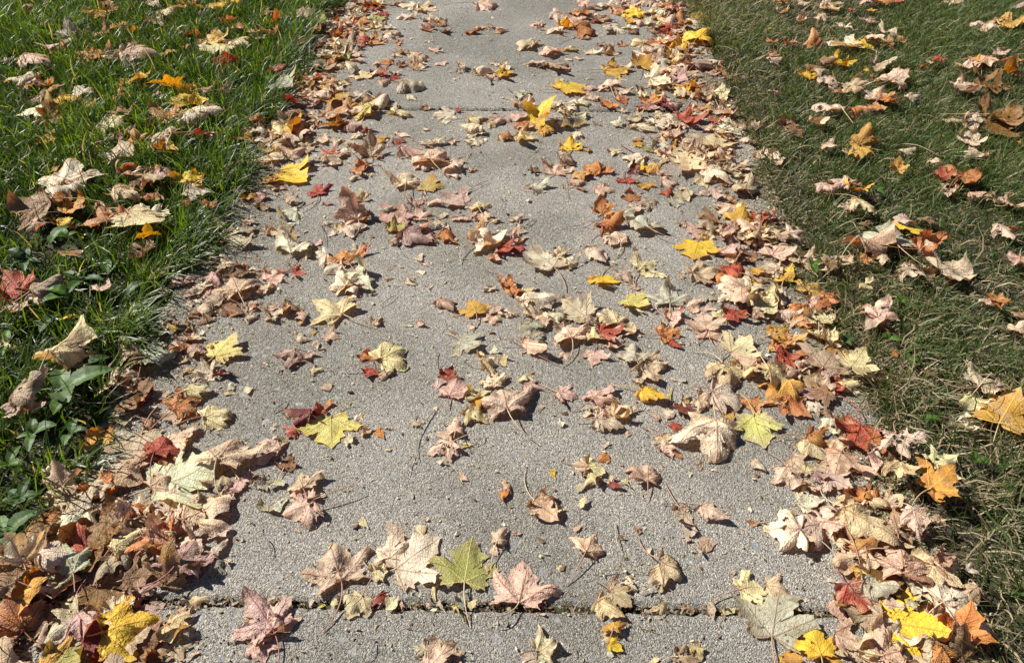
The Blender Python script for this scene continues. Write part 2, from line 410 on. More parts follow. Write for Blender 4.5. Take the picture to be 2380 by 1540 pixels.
def flake(rg):
    """a small broken piece of blade: angular, slightly curled"""
    nc = rg.integers(3, 7); n, nr = 22, 4
    ca = np.sort(rg.uniform(0, 2 * math.pi, nc) * .35 + np.arange(nc) / nc * 2 * math.pi * .65 + 0); cr = rg.uniform(.28, .62, nc)
    pol = np.stack([np.cos(ca) * cr, np.sin(ca) * cr * rg.uniform(.35, .9)], -1)
    t = np.linspace(0, nc, n, endpoint=False); i0 = t.astype(int) % nc; f = (t - t.astype(int))[:, None]
    O = pol[i0] * (1 - f) + pol[(i0 + 1) % nc] * f + rg.normal(0, .02, (n, 2)); c = O.mean(0)
    rho = np.arange(1, nr + 1) / nr
    P2 = np.vstack([c[None], (c + (O[None] - c) * rho[:, None, None]).reshape(-1, 2)]); edge = np.concatenate([[0], np.repeat(rho, n)])
    P = np.concatenate([P2, np.zeros((len(P2), 1))], 1)
    P[:, 2] = .03 * np.sin(P2[:, 0] * 9 + rg.uniform(0, 6)) + rg.normal(0, .008, len(P2))
    q = rg.uniform(0, 6.28); bend(P, q, .0, rg.choice([-1, 1]) * rg.uniform(.5, 4)); bend(P, q + 2.6, .05, rg.choice([-1, 1]) * rg.uniform(.5, 4))
    j = np.arange(n); jn = (j + 1) % n
    tri = np.stack([np.zeros(n, int), 1 + j, 1 + jn], -1)
    quads = np.concatenate([np.stack([1 + q_ * n + j, 1 + (q_ + 1) * n + j, 1 + (q_ + 1) * n + jn, 1 + q_ * n + jn], -1) for q_ in range(nr - 1)])
    return P, P2, edge, P2 * .4 + np.array([.7, .6]), tri, quads, 1

def place_blade(rg, W, head, form, hero=False):
    big = W > .075
    ragged = rg.choice([.1, .3, .3, .6, .9]) if form != 'F' else rg.choice([.1, .2, .4])
    nb, nr = ((104, 12) if big else (78, 8)) if W > .045 else (48, 5)
    small = W < .028 or (W < .045 and form in 'KF' and rg.random() < .6)
    P, P2, edge, uv, tri, quads, bi = flake(rg) if small else blade_mesh(rg, form, nb, nr, ragged, hero)
    # heading: local +y -> heading
    a = head - math.pi / 2
    if form == 'U': pass
    tx, ty = rg.normal(0, R(6)), rg.normal(0, R(6))
    P[:, 2] += P[:, 0] * math.tan(tx) + P[:, 1] * math.tan(ty)
    ca, sa = math.cos(a), math.sin(a)
    P[:, 0], P[:, 1] = P[:, 0] * ca - P[:, 1] * sa, P[:, 0] * sa + P[:, 1] * ca
    ext = max(np.ptp(P[:, 0]), .8 * np.ptp(P[:, 1]))
    s = W / ext
    s = min(s, 1.9 * W, .20) if form in 'RKU' else min(s, 1.55 * W)
    P *= s
    P[:, 0] -= (P[:, 0].max() + P[:, 0].min()) / 2; P[:, 1] -= (P[:, 1].max() + P[:, 1].min()) / 2
    return P, P2, edge, uv, tri, quads, bi, s

def colours(rg, P2, edge, code, s):
    base = PAL[code]; e = PAL[rg.choice(list(EDGE[code]))]; e2 = PAL[rg.choice(list(EDGE[code]))]
    jit = 1 + rg.normal(0, .07) + rg.normal(0, .035, 3)
    n1 = np.zeros(len(P2))
    for _ in range(4):
        a = rg.uniform(0, 6.28); f = rg.uniform(5, 22); n1 += np.sin((P2[:, 0] * math.cos(a) + P2[:, 1] * math.sin(a)) * f + rg.uniform(0, 6))
    n1 = n1 / 4
    f1 = np.clip(edge ** 3 * rg.uniform(.2, .75) + n1 * .35 * rg.random(), 0, .85)[:, None]
    f2 = np.clip((n1 - .25) * 1.6 * rg.random(), 0, .7)[:, None]
    c = base * (1 - f1) + e * f1; c = c * (1 - f2) + e2 * f2
    if rg.random() < .45 and code not in 'ylwd':               # brown, rotted blotches
        n2 = np.zeros(len(P2))
        for _ in range(5):
            a = rg.uniform(0, 6.28); f = rg.uniform(9, 34); n2 += np.sin((P2[:, 0] * math.cos(a) + P2[:, 1] * math.sin(a)) * f + rg.uniform(0, 6))
        fb = (np.clip((n2 / 5 + .25 * edge - rg.uniform(.15, .4)) * 5, 0, 1) * rg.uniform(.3, .75))[:, None]
        c = c * (1 - fb) + PAL['b'] * rg.uniform(.6, 1.1) * fb
    c = np.clip(c * jit, .01, .86)
    v = np.clip(np.repeat((VEIN[code] * jit)[None], len(P2), 0), .01, .9)
    return c, v

# pile heights on a 2 cm grid
GS = .02; GW = 400; GH = np.zeros((GW, GW))
LAWN_COVER = np.zeros((800, 900))          # 1 cm cells: height of the leaf above the lawn
def gidx(x, y): return int((x + 4) / GS), int((y + 1) / GS)
def cells(x, y, r):
    a, b = gidx(x - r, y - r); c, d = gidx(x + r, y + r)
    return slice(max(a, 0), max(c + 1, 1)), slice(max(b, 0), max(d + 1, 1))

def settle(P, x, y, lawn, W, form, rg):
    P[:, 0] += x; P[:, 1] += y
    sl = cells(x, y, .3 * W); base = GH[sl].mean() if GH[sl].size else 0
    if lawn == 0:
        z0 = min(base * .7, .028) + .0012
        P[:, 2] -= np.percentile(P[:, 2], 12 if form in 'FDCRK' else 4)
        lo = P[:, 2] < 0
        P[lo, 2] = 0 + .0006 * np.sin(P[lo, 0] * 300) ** 2
        P[:, 2] += z0
    else:
        z0 = (.034 if lawn < 0 else .026) + min(base * .6, .02)
        P[:, 2] -= np.percentile(P[:, 2], 15); P[:, 2] = np.maximum(P[:, 2], -.012)
        P[:, 2] += z0
        ix = ((P[:, 0] + 4) * 100).astype(int); iy = ((P[:, 1] + 1) * 100).astype(int)
        ok = (ix >= 0) & (ix < 800) & (iy >= 0) & (iy < 900)
        for dx in (0, 1):
            for dy in (0, 1):
                np.maximum.at(LAWN_COVER, (np.clip(ix[ok] + dx, 0, 799), np.clip(iy[ok] + dy, 0, 899)), P[ok, 2])
    h = np.ptp(P[:, 2])
    GH[sl] = np.maximum(GH[sl], z0 + .0035 + .16 * h)
    return P

def stalk_pts(rg, P, bi, c_idx, s, lawn, z_floor):
    b = P[bi]; d = b - P[c_idx]; d[2] *= .4; d /= np.linalg.norm(d) + 1e-9
    L = s * rg.uniform(.35, .7); n = 9; pts = [P[bi] - d * .0015 + np.array([0, 0, .0006])]
    turn = rg.normal(0, .9); zt = z_floor + .002 + (rg.random() < .3) * rg.uniform(0, .03)
    v = d.copy()
    for i in range(n):
        a = turn / n; v = np.array([v[0] * math.cos(a) - v[1] * math.sin(a), v[0] * math.sin(a) + v[1] * math.cos(a), v[2]])
        p = pts[-1] + v * L / n; t = (i + 1) / n
        p[2] = b[2] * (1 - t) ** 1.2 + zt * (1 - (1 - t) ** 1.2) + .10 * L * math.sin(t * math.pi) * (.4 + .3 * turn)
        p[2] = max(p[2], z_floor + .0015); pts.append(p)
    return pts
STALK_COL = dict(r=(.30, .06, .05), w=(.22, .04, .04), m=(.36, .12, .11), o=(.42, .16, .07), l=(.50, .42, .16), y=(.52, .34, .12))

TABLE = """L|0.386|0.596|0.126|71|g|F|0|big pale green leaf with fine veins at the lower right of the path|1
L|-0.610|0.858|0.137|28|c|F|0|long pale cream leaf crossing the left pile|1
L|-0.518|0.897|0.128|81|k|D|0|very large pink-beige leaf at the left of the path|1
L|0.345|0.952|0.131|-96|c|D|0|large cream leaf with bent lobes at the right of the path|1
L|-0.091|0.686|0.113|86|v|F|0|olive-green star leaf with pale ribs above the near joint|1
L|-0.696|0.701|0.111|162|a|C|0|dark amber-brown leaf across the lower left pile|1
L|-0.293|0.673|0.109|116|k|D|0|large pink pointed leaf resting above the near joint|1
L|0.010|0.652|0.107|78|k|D|0|cream-pink star leaf with a long dark stalk on the near joint|1
L|-0.709|0.912|0.121|-80|t|F|0|large tan leaf under the scarlet one in the left pile|1
L|0.586|0.586|0.098|-15|y|F|0|big bright yellow and orange leaf at the lower right|1
L|-1.240|1.843|0.169|99|c|D|-1|large grey-cream leaf with a raised midrib on the left lawn|1
L|-0.362|0.966|0.116|-78|l|F|0|large flat lime-yellow leaf with its stalk pointing up and left|1
L|-0.756|0.781|0.105|161|t|D|0|large pale brown leaf at the lower left grass edge|1
L|-0.538|0.763|0.104|48|p|D|0|large tan-cream leaf with furled edge at the lower left pile's right side|1
L|-0.589|0.569|0.092|21|y|D|0|yellow spotted leaf at the bottom of the left pile|1
L|0.564|0.778|0.104|-37|p|R|0|long yellow-edged leaf arching over the pink one|1
L|0.574|0.668|0.097|-77|b|F|0|very dark brown leaf in shade in the lower right pile|1
L|0.656|0.622|0.094|20|c|D|0|beige leaf with a pink midrib at the lower right grass edge|1
L|0.487|1.105|0.119|-92|p|D|0|orange-cream star leaf in the right pile|1
L|0.910|1.006|0.112|49|a|F|1|large orange leaf with yellow veins at the right border|1
L|-0.177|0.693|0.096|41|c|F|0|grey-cream torn leaf left of the olive star leaf|1
L|-0.384|0.580|0.089|133|m|D|0|large salmon-pink leaf at the bottom left of the path|1
L|0.444|0.982|0.109|-88|l|F|0|pale lime-yellow leaf next to the large cream leaf|1
L|-0.130|0.532|0.083|98|k|C|0|brown-edged cream leaf at the bottom edge of the path|1
L|-0.031|1.042|0.103|100|k|D|0|big pink-tan leaf with ribbed lobes in the centre|1
L|-0.537|0.680|0.085|80|m|D|0|pink-grey leaf folded over a red one at the lower left|1
L|0.537|0.772|0.088|107|k|D|0|pink leaf with folded front in the lower right pile|1
L|0.651|0.682|0.084|-124|p|D|0|straw-cream leaf with a dark notch at the lower right grass edge|1
L|0.538|0.543|0.077|12|k|D|0|peach curled leaf at the bottom right edge|1
L|-1.247|1.661|0.132|-175|b|C|-1|dark amber leaf under the large grey-cream leaf|1
L|-0.586|1.550|0.127|111|c|D|0|large cream leaf with drooping lobes on the left of the path|1
L|-0.422|1.325|0.116|142|p|D|0|large pale yellow leaf with downturned edge on the left half of the path|1
L|0.336|1.390|0.118|85|g|D|0|silvery grey-cream star leaf with drooping lobes|1
L|-0.775|1.156|0.107|93|g|D|0|pale grey-green drooping leaf at the left grass edge|1
L|0.482|2.016|0.146|153|p|F|0|large veined straw-yellow leaf flat at the right grass edge|1
L|0.059|1.516|0.122|125|c|F|0|grey-cream pointed leaf with a long curved stalk|1
L|0.422|1.130|0.103|-83|p|D|0|beige leaf with three broad lobes near the right pile|1
L|0.631|0.971|0.095|-119|r|C|0|vivid red-orange cupped leaf at the right grass edge|1
L|0.565|2.132|0.145|73|p|F|0|large pale peach-yellow leaf flat at the right grass edge|1
L|-0.675|1.916|0.136|-34|y|F|0|flat golden leaf at the left edge of the upper path|1
L|0.246|1.139|0.099|-78|t|K|0|decayed lacy tan leaf on the right half of the path|1
L|-0.654|0.612|0.074|-72|g|F|0|shaded grey-green leaf in the lower left pile|1
L|-0.749|0.569|0.073|135|o|U|0|large orange leaf standing at the lower left border|1
L|-0.968|1.620|0.118|-33|p|F|-1|pale yellow leaf with curled top right of the ragged orange one|1
L|-0.666|1.393|0.109|119|t|D|0|beige veined leaf at the left edge of the path|1
L|0.986|1.487|0.111|21|t|C|1|beige leaf folded along a dark stalk on the right lawn|1
L|0.486|0.873|0.084|-74|k|D|0|dusky pink leaf with a dark stalk on the right of the path|1
L|0.429|1.573|0.113|-107|y|F|0|bright golden-yellow leaf flat at the right of the path|1
L|0.902|1.597|0.113|81|g|F|1|pale grey-green leaf with a sharp lobe on the right lawn|1
L|-0.714|0.661|0.073|127|g|D|0|grey ribbed leaf curving down in the lower left pile|1
L|-0.662|0.529|0.067|80|a|C|0|olive-gold leaf at the bottom left|1
L|0.444|0.758|0.077|168|c|D|0|pale cream leaf at the left tip of the lower right pile|1
L|0.539|0.708|0.074|-160|k|D|0|pink half leaf with an orange edge in the lower right pile|1
L|0.624|0.766|0.077|74|t|D|0|pale brown twin-lobed leaf at the right grass edge|1
L|0.519|0.635|0.071|-67|r|D|0|crimson-pink leaf at the right end of the near joint|1
L|0.440|0.563|0.068|94|y|F|0|yellow spotted leaf beside the big pale green one|1
L|-0.630|1.185|0.094|66|l|F|0|bright lemon-yellow leaf flat at the left edge of the path|1
L|-0.997|2.204|0.136|6|c|R|-1|long creamy curled leaf in the left lawn|1
L|1.467|2.264|0.137|14|y|C|1|large yellow leaf with a shaded upper half at the right side lawn|1
L|-0.430|1.518|0.107|115|o|D|0|orange-streaked pink leaf in the left middle of the path|1
L|-0.086|1.597|0.110|26|c|R|0|cream ruffled leaf with red leaf tucked below|1
L|0.034|1.353|0.099|17|c|R|0|cream ruffled leaf at the left of the central pile|1
L|-0.924|1.138|0.090|75|p|R|-1|straw-coloured leaf folded sharply in the left lawn|1
L|-0.774|1.033|0.086|41|b|C|0|dark red-brown leaf at the left edge of the path|1
L|0.620|1.165|0.090|53|t|F|0|grey-brown veined leaf at the right grass edge|1
L|-0.599|0.710|0.072|12|p|K|0|yellow-cream crumpled leaf in the lower left pile|1
L|-0.656|0.560|0.066|-40|m|D|0|purple-grey leaf at the lower left|1
L|-0.371|0.789|0.075|-155|k|D|0|pink-tan leaf with holes and raised edge left of the lime leaf's foot|1
L|0.650|0.579|0.066|55|o|U|0|orange leaf standing at the lower right grass edge|1
L|-0.281|1.163|0.089|38|p|D|0|cream saddle-shaped leaf casting a shadow, alone left of centre|1
L|-0.745|2.183|0.129|-36|a|C|0|large orange-amber leaf at the left grass edge|1
L|-1.065|1.632|0.106|124|o|C|-1|ragged pink-orange cupped leaf at the left lawn|1
L|0.507|1.411|0.096|156|c|D|0|cream long leaf in the right pile|1
L|0.396|1.295|0.091|90|k|F|0|pale pink star leaf flat on the right of the path|1
L|0.837|1.559|0.101|20|t|R|1|brown rolled leaf lying over the grey-green one|1
L|0.983|1.534|0.100|11|o|R|1|orange-brown folded leaf along the top of a tan one|1
L|-0.342|1.894|0.114|95|k|D|0|pink-tan winged leaf in the upper middle of the path|1
L|0.395|1.066|0.080|-25|k|D|0|peach leaf with dark shadow right of the straw-yellow curled one|1
L|0.631|1.250|0.087|-107|p|C|0|pale yellow twisted leaf at the right grass edge|1
L|0.694|0.930|0.074|-82|c|D|1|rounded cream leaf beside the vivid red-orange one|1
L|0.231|0.679|0.065|-32|t|D|0|olive-tan curled leaf above a round pale seed case|1
L|0.648|2.954|0.151|60|y|D|0|big bright yellow leaf at the upper right grass edge|1
L|-0.334|1.713|0.103|-147|m|F|0|pale mauve leaf at left of the orange-tipped pile|1
L|-0.661|0.911|0.073|82|r|D|0|scarlet-orange leaf lying on tan ones in the left pile|1
L|-0.274|2.013|0.112|104|k|D|0|pink-peach leaf with down-turned lobes right of the rose one|1
L|-0.664|1.017|0.075|45|o|D|0|orange-tan leaf under a pale star in the left pile|1
L|0.236|1.190|0.080|94|g|D|0|pale green-grey leaf below the central pile|1
L|0.588|0.903|0.069|-117|t|D|0|tan leaf with an arched back in the lower right pile|1
L|0.712|0.841|0.067|21|a|U|1|orange shrivelled leaf in the grass at the right|1
L|-0.659|0.781|0.066|85|c|C|0|cupped greyish leaf in the lower left pile|1
L|0.200|3.050|0.146|41|o|D|0|rust-orange ragged leaf at the upper right of the path|1
L|0.143|2.526|0.127|32|y|F|0|bright yellow leaf lying flat on the upper path|1
L|0.316|1.672|0.096|98|g|D|0|silver-grey arched leaf casting a strong shadow|1
L|0.205|1.305|0.082|101|p|D|0|pale yellow leaf in the middle of the central pile|1
L|0.126|1.324|0.083|137|k|F|0|broad pink leaf in the central pile|1
L|0.108|1.236|0.080|107|k|D|0|pink leaf with a bite hole in the central pile|1
L|0.665|0.869|0.066|-95|p|C|1|straw-yellow bowl-shaped leaf at the right grass edge|1
L|-1.387|2.703|0.130|1|t|D|-1|long brown-beige leaf half sunk in the upper left lawn|1
L|-0.384|2.520|0.124|-55|g|D|0|grey-green domed leaf alone on the upper path|1
L|-0.462|2.053|0.108|99|t|U|0|tall brown-tan leaf standing on edge, casting a long shadow|1
L|-1.132|1.335|0.081|137|r|C|-1|dark red leaf at the left border|1
L|-1.093|1.350|0.082|63|t|D|-1|tan leaf beside the dark red one at the left border|1
L|-0.441|1.704|0.096|124|k|U|0|peach leaf standing on its lobes with a raised tip|1
L|-0.112|1.335|0.081|109|a|F|0|orange-and-olive leaf flat in the centre of the path|1
L|0.296|1.495|0.087|45|p|C|0|cream leaf arched like a saddle on the right of the path|1
L|-0.592|0.990|0.069|29|p|D|0|pale peach domed leaf on the left of the path|1
L|-0.644|0.942|0.068|38|k|C|0|rose-pink wrinkled leaf in the left pile|1
L|-0.426|0.996|0.069|162|w|R|0|dark maroon leaf under the lime-yellow one|1
L|-0.145|1.076|0.072|73|m|C|0|mauve-brown crumpled leaf in the centre of the path|1
L|-0.064|1.156|0.075|20|p|K|0|beige crumpled leaf above the big pink-tan leaf|1
L|0.012|1.202|0.076|-33|k|R|0|long pink leaf rolled up in the centre of the path|1
L|0.525|1.041|0.070|-49|o|C|0|salmon-pink leaf at the foot of the orange-cream star leaf|1
L|0.908|1.095|0.072|25|t|C|1|tan leaf curled over the orange veined leaf|1
L|-0.794|0.649|0.057|129|o|U|-1|orange backlit leaf at the lower left border|1
L|-0.646|0.697|0.059|49|p|R|0|crumpled tan leaf beside the amber-brown leaf|1
L|-0.609|0.652|0.057|16|b|C|0|brown curled leaf above the pink crumpled one|1
L|-0.518|0.569|0.054|-25|p|C|0|pale straw leaf right of the yellow spotted one|1
L|-0.623|0.545|0.054|3|w|C|0|dark wine-red leaf at the bottom left|1
L|0.110|0.723|0.059|64|t|D|0|tan leaf with small holes standing alone right of centre|1
L|0.035|0.551|0.053|18|p|K|0|tan crumpled leaf near the bottom centre|1
L|0.366|0.653|0.057|12|p|D|0|peach leaf with dark holes above the big pale green leaf|1
L|0.552|0.651|0.056|-13|g|R|0|small pale rolled leaf lying on the dark brown one|1
L|0.655|3.127|0.139|45|c|F|0|pale cream leaf above the big yellow one at the right grass edge|1
L|0.981|2.311|0.111|81|k|D|1|pink leaf with one lobe standing up in the upper right lawn|1
L|0.778|1.312|0.077|54|m|D|1|rose-pink leaf alone on the right lawn|1
L|-0.381|0.839|0.062|117|k|D|0|pink four-pointed leaf left of centre|1
L|0.153|1.065|0.069|49|k|D|0|pink-tan gnarled leaf right of the centre|1
L|0.217|0.870|0.062|83|t|D|0|tan three-pointed leaf standing near the centre right|1
L|-1.111|2.228|0.106|154|o|C|-1|orange-red cupped leaf in the left lawn|1
L|0.463|2.576|0.118|6|c|C|0|pale rolled leaf with dark underside at the upper right pile|1
L|1.246|2.538|0.115|40|k|R|1|pink-beige leaf with folded lobes in the middle of the upper right lawn|1
L|0.671|1.140|0.069|50|p|F|1|cream and peach pointed leaf at the right grass edge|1
L|-0.634|2.408|0.109|-77|a|C|0|olive-gold backlit leaf at the left grass edge|1
L|-0.491|2.391|0.108|-49|c|D|0|pale grey-green leaf just above the far joint|1
L|1.179|2.866|0.122|143|p|F|1|large pale yellow leaf at the left of a cluster in the upper right lawn|1
L|-0.267|1.871|0.091|76|v|F|0|olive-green leaf lying flat in the upper middle of the path|1
L|-0.385|1.442|0.077|-45|g|R|0|grey crumpled leaf above the large pale yellow leaf|1
L|0.241|1.612|0.083|100|k|D|0|pink crinkled leaf below the rust-orange folded one|1
L|0.571|1.634|0.083|88|p|F|0|pale peach-yellow veined leaf near the right grass edge|1
L|0.485|1.476|0.078|-85|r|D|0|pink-and-red star leaf in the right pile|1
L|0.191|1.441|0.077|-91|y|F|0|small yellow and orange leaf on the right half of the path|1
L|-0.789|0.934|0.061|128|a|C|0|olive-amber leaf standing at the left grass edge|1
L|-0.143|0.926|0.061|-153|k|D|0|pink leaf half below the three-lobed folded one|1
L|0.160|0.996|0.063|-20|c|R|0|pale green-cream torn leaf below the gnarled one|1
L|-0.589|0.630|0.051|103|m|D|0|pink wrinkled leaf by the near joint's left end|1
L|0.323|0.796|0.056|-34|k|R|0|pink half leaf pointing right at the end of a twig|1
L|-1.180|2.417|0.107|-74|y|U|-1|bright yellow leaf standing up in the left lawn|1
L|-1.078|2.344|0.103|-141|y|C|-1|olive-gold leaf behind the orange-red one on the left lawn|1
L|-0.324|2.059|0.094|5|m|R|0|rose-pink ragged leaf left of a pink domed leaf|1
L|0.321|2.664|0.113|7|a|C|0|amber boat-shaped leaf left of the toothed golden leaf|1
L|0.043|2.253|0.101|37|y|U|0|yellow-orange leaf folded up over a pile at mid path|1
L|1.547|2.516|0.107|41|b|C|1|brown shaded leaf in the upper right lawn|1
L|-0.186|1.803|0.086|154|m|F|0|mauve-pink leaf flat in the middle of the path|1
L|0.250|1.369|0.072|-34|l|F|0|lime-yellow leaf with pale ribs on the right of the path|1
L|1.276|1.762|0.083|65|k|C|1|pink leaf with upturned lobes at the right border|1
L|0.988|1.618|0.079|67|y|F|1|yellow-green toothed leaf on the right lawn|1
L|-0.122|1.215|0.067|-39|g|F|0|small pale green star leaf alone in the centre of the path|1
L|-0.248|0.613|0.049|-118|p|D|0|small cream leaf lying across the near joint|1
L|0.038|0.802|0.055|-46|t|R|0|brown narrow folded leaf alone in the lower middle|1
L|0.135|0.618|0.049|-37|p|R|0|pale narrow leaf lying in the near joint|1
L|-1.692|2.491|0.104|-167|c|D|-1|pale grey-cream leaf near the left border|1
L|-0.761|2.365|0.102|-80|r|U|0|crimson backlit leaf at the left grass edge|1
L|-0.522|2.319|0.099|174|l|D|0|small yellow leaf with brown edge at the far joint's left end|1
L|-0.175|3.338|0.129|10|k|D|0|long pink leaf alone at the top of the path|1
L|0.424|2.719|0.110|57|a|F|0|golden leaf with toothed edge on the upper right of the path|1
L|0.474|2.402|0.101|14|w|D|0|crimson-pink crumpled leaf at the upper right of the path|1
L|0.150|2.265|0.097|-32|g|C|0|grey-green curled leaf at the middle of the upper path|1
L|0.417|2.263|0.097|35|c|C|0|cream pointed leaf in the right pile below the far joint|1
L|0.525|2.280|0.097|-6|r|C|0|dark red crumpled leaf at the right of the far joint|1
L|-0.441|1.654|0.079|7|c|D|0|cream crumpled leaf under the peach standing one|1
L|0.094|1.964|0.088|75|k|C|0|pink leaf with long shadow edge in the upper middle pile|1
L|0.611|1.449|0.072|56|a|D|0|orange-gold leaf with pink lobe at the right grass edge|1
L|1.196|1.884|0.084|28|o|C|1|orange-edged leaf with pointed lobes standing in the right lawn|1
L|0.151|1.180|0.064|-99|m|F|0|pink-mauve leaf with sharp lobes at the foot of the central pile|1
L|0.189|1.255|0.066|8|r|C|0|red-brown leaf in the middle of the central pile|1
L|-0.778|0.666|0.049|130|c|U|-1|pale pointed folded leaf at the lower left|1
L|-0.961|2.065|0.088|-74|r|U|-1|deep red leaf with raised lobes in the left lawn|1
L|-0.400|2.322|0.095|52|p|D|0|pale yellow-cream arched leaf on the far joint|1
L|-0.694|2.008|0.086|-82|k|D|0|pink-beige domed leaf at left beside the golden flat leaf|1
L|0.292|2.536|0.101|92|k|D|0|pink domed leaf right of the bright yellow flat leaf|1
L|-0.553|1.310|0.066|-99|k|C|0|pink curled leaf linked by its stalk to the pale yellow leaf|1
L|0.218|1.671|0.076|26|o|R|0|rust-orange folded leaf at the foot of the upright one|1
L|0.252|1.070|0.059|-33|y|R|0|straw-yellow curled leaf on the right of the path|1
L|0.134|0.875|0.053|-6|p|K|0|crumpled beige leaf with holes right of the centre|1
L|0.153|0.631|0.046|-40|t|F|0|dull brown broken leaf right above the near joint|1
L|0.280|0.782|0.050|-62|k|R|0|narrow pink leaf piece at the end of a twig|1
L|-1.164|2.869|0.107|95|a|C|-1|golden leaf topping the cluster in the upper left lawn|1
L|-0.594|2.933|0.109|50|o|C|0|bright orange ragged leaf near the top of the path|1
L|-0.741|2.695|0.102|-65|t|D|0|large tan leaf lying over dark red ones at the left grass edge|1
L|-0.571|2.614|0.100|105|p|F|0|pale star-shaped leaf flat upper left of the path|1
L|-0.605|2.222|0.089|-89|a|C|0|amber leaf raised in the left pile above the path|1
L|0.008|2.906|0.108|155|k|D|0|pink leaf with a raised knob upper middle of the path|1
L|0.612|2.708|0.102|51|t|R|0|tan leaf rolled into a tube at the right grass edge|1
L|-0.000|2.150|0.087|-24|p|D|0|cream crinkled leaf under the folded orange-yellow one|1
L|-0.612|1.714|0.075|-138|g|D|0|grey-green domed leaf on the left of the path|1
L|-0.650|1.057|0.056|27|p|R|0|cream curled leaf tip beside the path's left edge|1
L|-0.484|1.171|0.060|-140|m|R|0|mauve curled leaf with a long thin stalk on the left of the path|1
L|0.548|1.249|0.061|25|a|D|0|dark amber leaf at the right grass edge|1
L|0.142|0.591|0.043|78|a|R|0|amber and cream crumpled leaf below the near joint|1
L|-1.272|3.202|0.112|-72|y|C|-1|broad olive-yellow leaf at the top edge above the lawn|1
L|0.226|3.249|0.113|16|o|C|0|orange upturned leaf at the top right of the path|1
L|-0.916|1.829|0.075|96|y|C|-1|dark yellow leaf folded above pink ones near the left path edge|1
L|-0.276|1.713|0.072|101|k|C|0|folded tan leaf with orange tip in the middle pile|1
L|-0.791|0.814|0.047|120|t|U|-1|brown folded leaf poking from dark grass at the lower left|1
L|0.245|0.539|0.040|-10|t|K|0|grey-brown weathered leaf at the bottom edge|1
L|-0.078|2.632|0.092|13|y|D|0|yellow leaf over a small pink one on the upper path|1
L|0.144|2.109|0.079|94|y|C|0|amber-yellow cupped leaf in the middle of the upper path|1
L|1.888|3.086|0.103|1|a|C|1|amber cupped leaf near the top right corner|1
L|0.997|2.099|0.079|57|a|U|1|amber leaf crumpled upright in the right lawn|1
L|-0.125|1.766|0.070|97|p|D|0|cream-orange arched leaf in the middle pile|1
L|0.032|1.858|0.072|32|c|R|0|small pale rolled leaf alone on the path|1
L|0.470|1.322|0.058|-119|r|C|0|scarlet leaf in the right pile by the path|1
L|0.899|1.811|0.071|-90|a|U|1|amber and red upright leaf right of the wavy pink one|1
L|1.175|1.510|0.063|-111|k|C|1|crumpled pink-beige leaf at the right border|1
L|0.086|1.068|0.052|-20|k|D|0|small pink leaf lying flat right of the centre|1
L|0.313|1.028|0.051|-87|w|F|0|wine-red leaf above the large cream leaf|1
L|-0.420|3.301|0.105|-8|p|F|0|lemon-cream leaf flat at the top of the path|1
L|-0.528|2.999|0.098|11|c|D|0|cream domed leaf beside an orange leaf near the top of the path|1
L|0.437|3.249|0.104|-140|y|D|0|olive-yellow curled leaf at the top right of the path|1
L|1.660|2.618|0.088|-120|a|U|1|orange-yellow leaf hanging at the right border near the top|1
L|-1.079|1.856|0.069|115|o|C|-1|orange leaf with curled corner at the upper left lawn|1
L|-0.560|1.837|0.069|112|r|D|0|small red-pink leaf alone on the left of the path|1
L|0.512|1.851|0.069|-150|m|D|0|rose-pink leaf at the right grass edge|1
L|-0.427|0.888|0.046|80|b|C|0|brown-tan folded leaf below the very large pink-beige leaf|1
L|0.312|1.248|0.054|19|o|C|0|small orange-tan curled leaf on the right of the path|1
L|0.267|0.955|0.047|-72|k|C|0|pink twisted leaf left of the large cream leaf|1
L|-0.155|2.274|0.076|13|p|D|0|pale olive-yellow leaf just below the far joint|1
L|0.287|1.897|0.067|-88|r|C|0|glossy wine-red leaf in the upper right pile|1
L|0.205|1.735|0.064|97|o|U|0|burnt-orange leaf standing upright on the right half of the path|1
L|0.551|1.473|0.057|-111|a|C|0|amber-yellow cupped leaf in the right pile|1
L|0.862|1.848|0.065|141|k|D|1|pink leaf with wavy edge in the right lawn|1
L|0.875|1.733|0.063|-64|p|D|1|pale yellow drooping leaf in the right lawn|1
L|0.551|1.221|0.051|-94|o|R|0|bright orange upright leaf in the right pile|1
L|-1.081|1.483|0.055|45|o|F|-1|small orange leaf flat among weeds on the left lawn|1
L|0.639|2.466|0.073|61|p|R|0|cream leaf rolled up at the right grass edge|1
L|-0.038|1.409|0.051|-76|o|R|0|rust-orange folded leaf in the centre of the path|1
L|0.289|1.819|0.059|107|o|F|0|orange leaf above the pink wavy one at right|1
L|-0.309|1.122|0.045|-104|r|C|0|red-brown curled lobe under the cream saddle-shaped leaf|1
L|-0.035|0.736|0.036|66|k|R|0|small pink leaf with a round hole right of the olive star leaf|1
L|-1.731|2.896|0.080|116|c|U|-1|grey-cream leaf standing up at the upper left|1
L|-1.043|2.625|0.074|-60|r|U|-1|orange-red leaf hanging below the golden cluster|1
L|-1.286|2.704|0.075|-76|c|U|-1|upright pale cream leaf in the upper left lawn|1
L|-0.125|0.976|0.039|91|k|R|0|folded pink-tan leaf with three narrow lobes|1
L|0.204|0.648|0.033|85|c|F|0|round pale papery seed leaf above the near joint|1
L|-0.510|2.725|0.071|-164|o|D|0|small vivid orange leaf curled upper left of the path|1
L|0.403|1.788|0.053|-79|g|F|0|small pale green leaf alone on the right of the path|1
L|-1.472|2.229|0.059|110|a|U|-1|small amber leaf standing over a pale leaf on the left lawn|1
L|-0.537|1.459|0.039|1|r|C|0|small crimson leaf on the left edge of the path|1
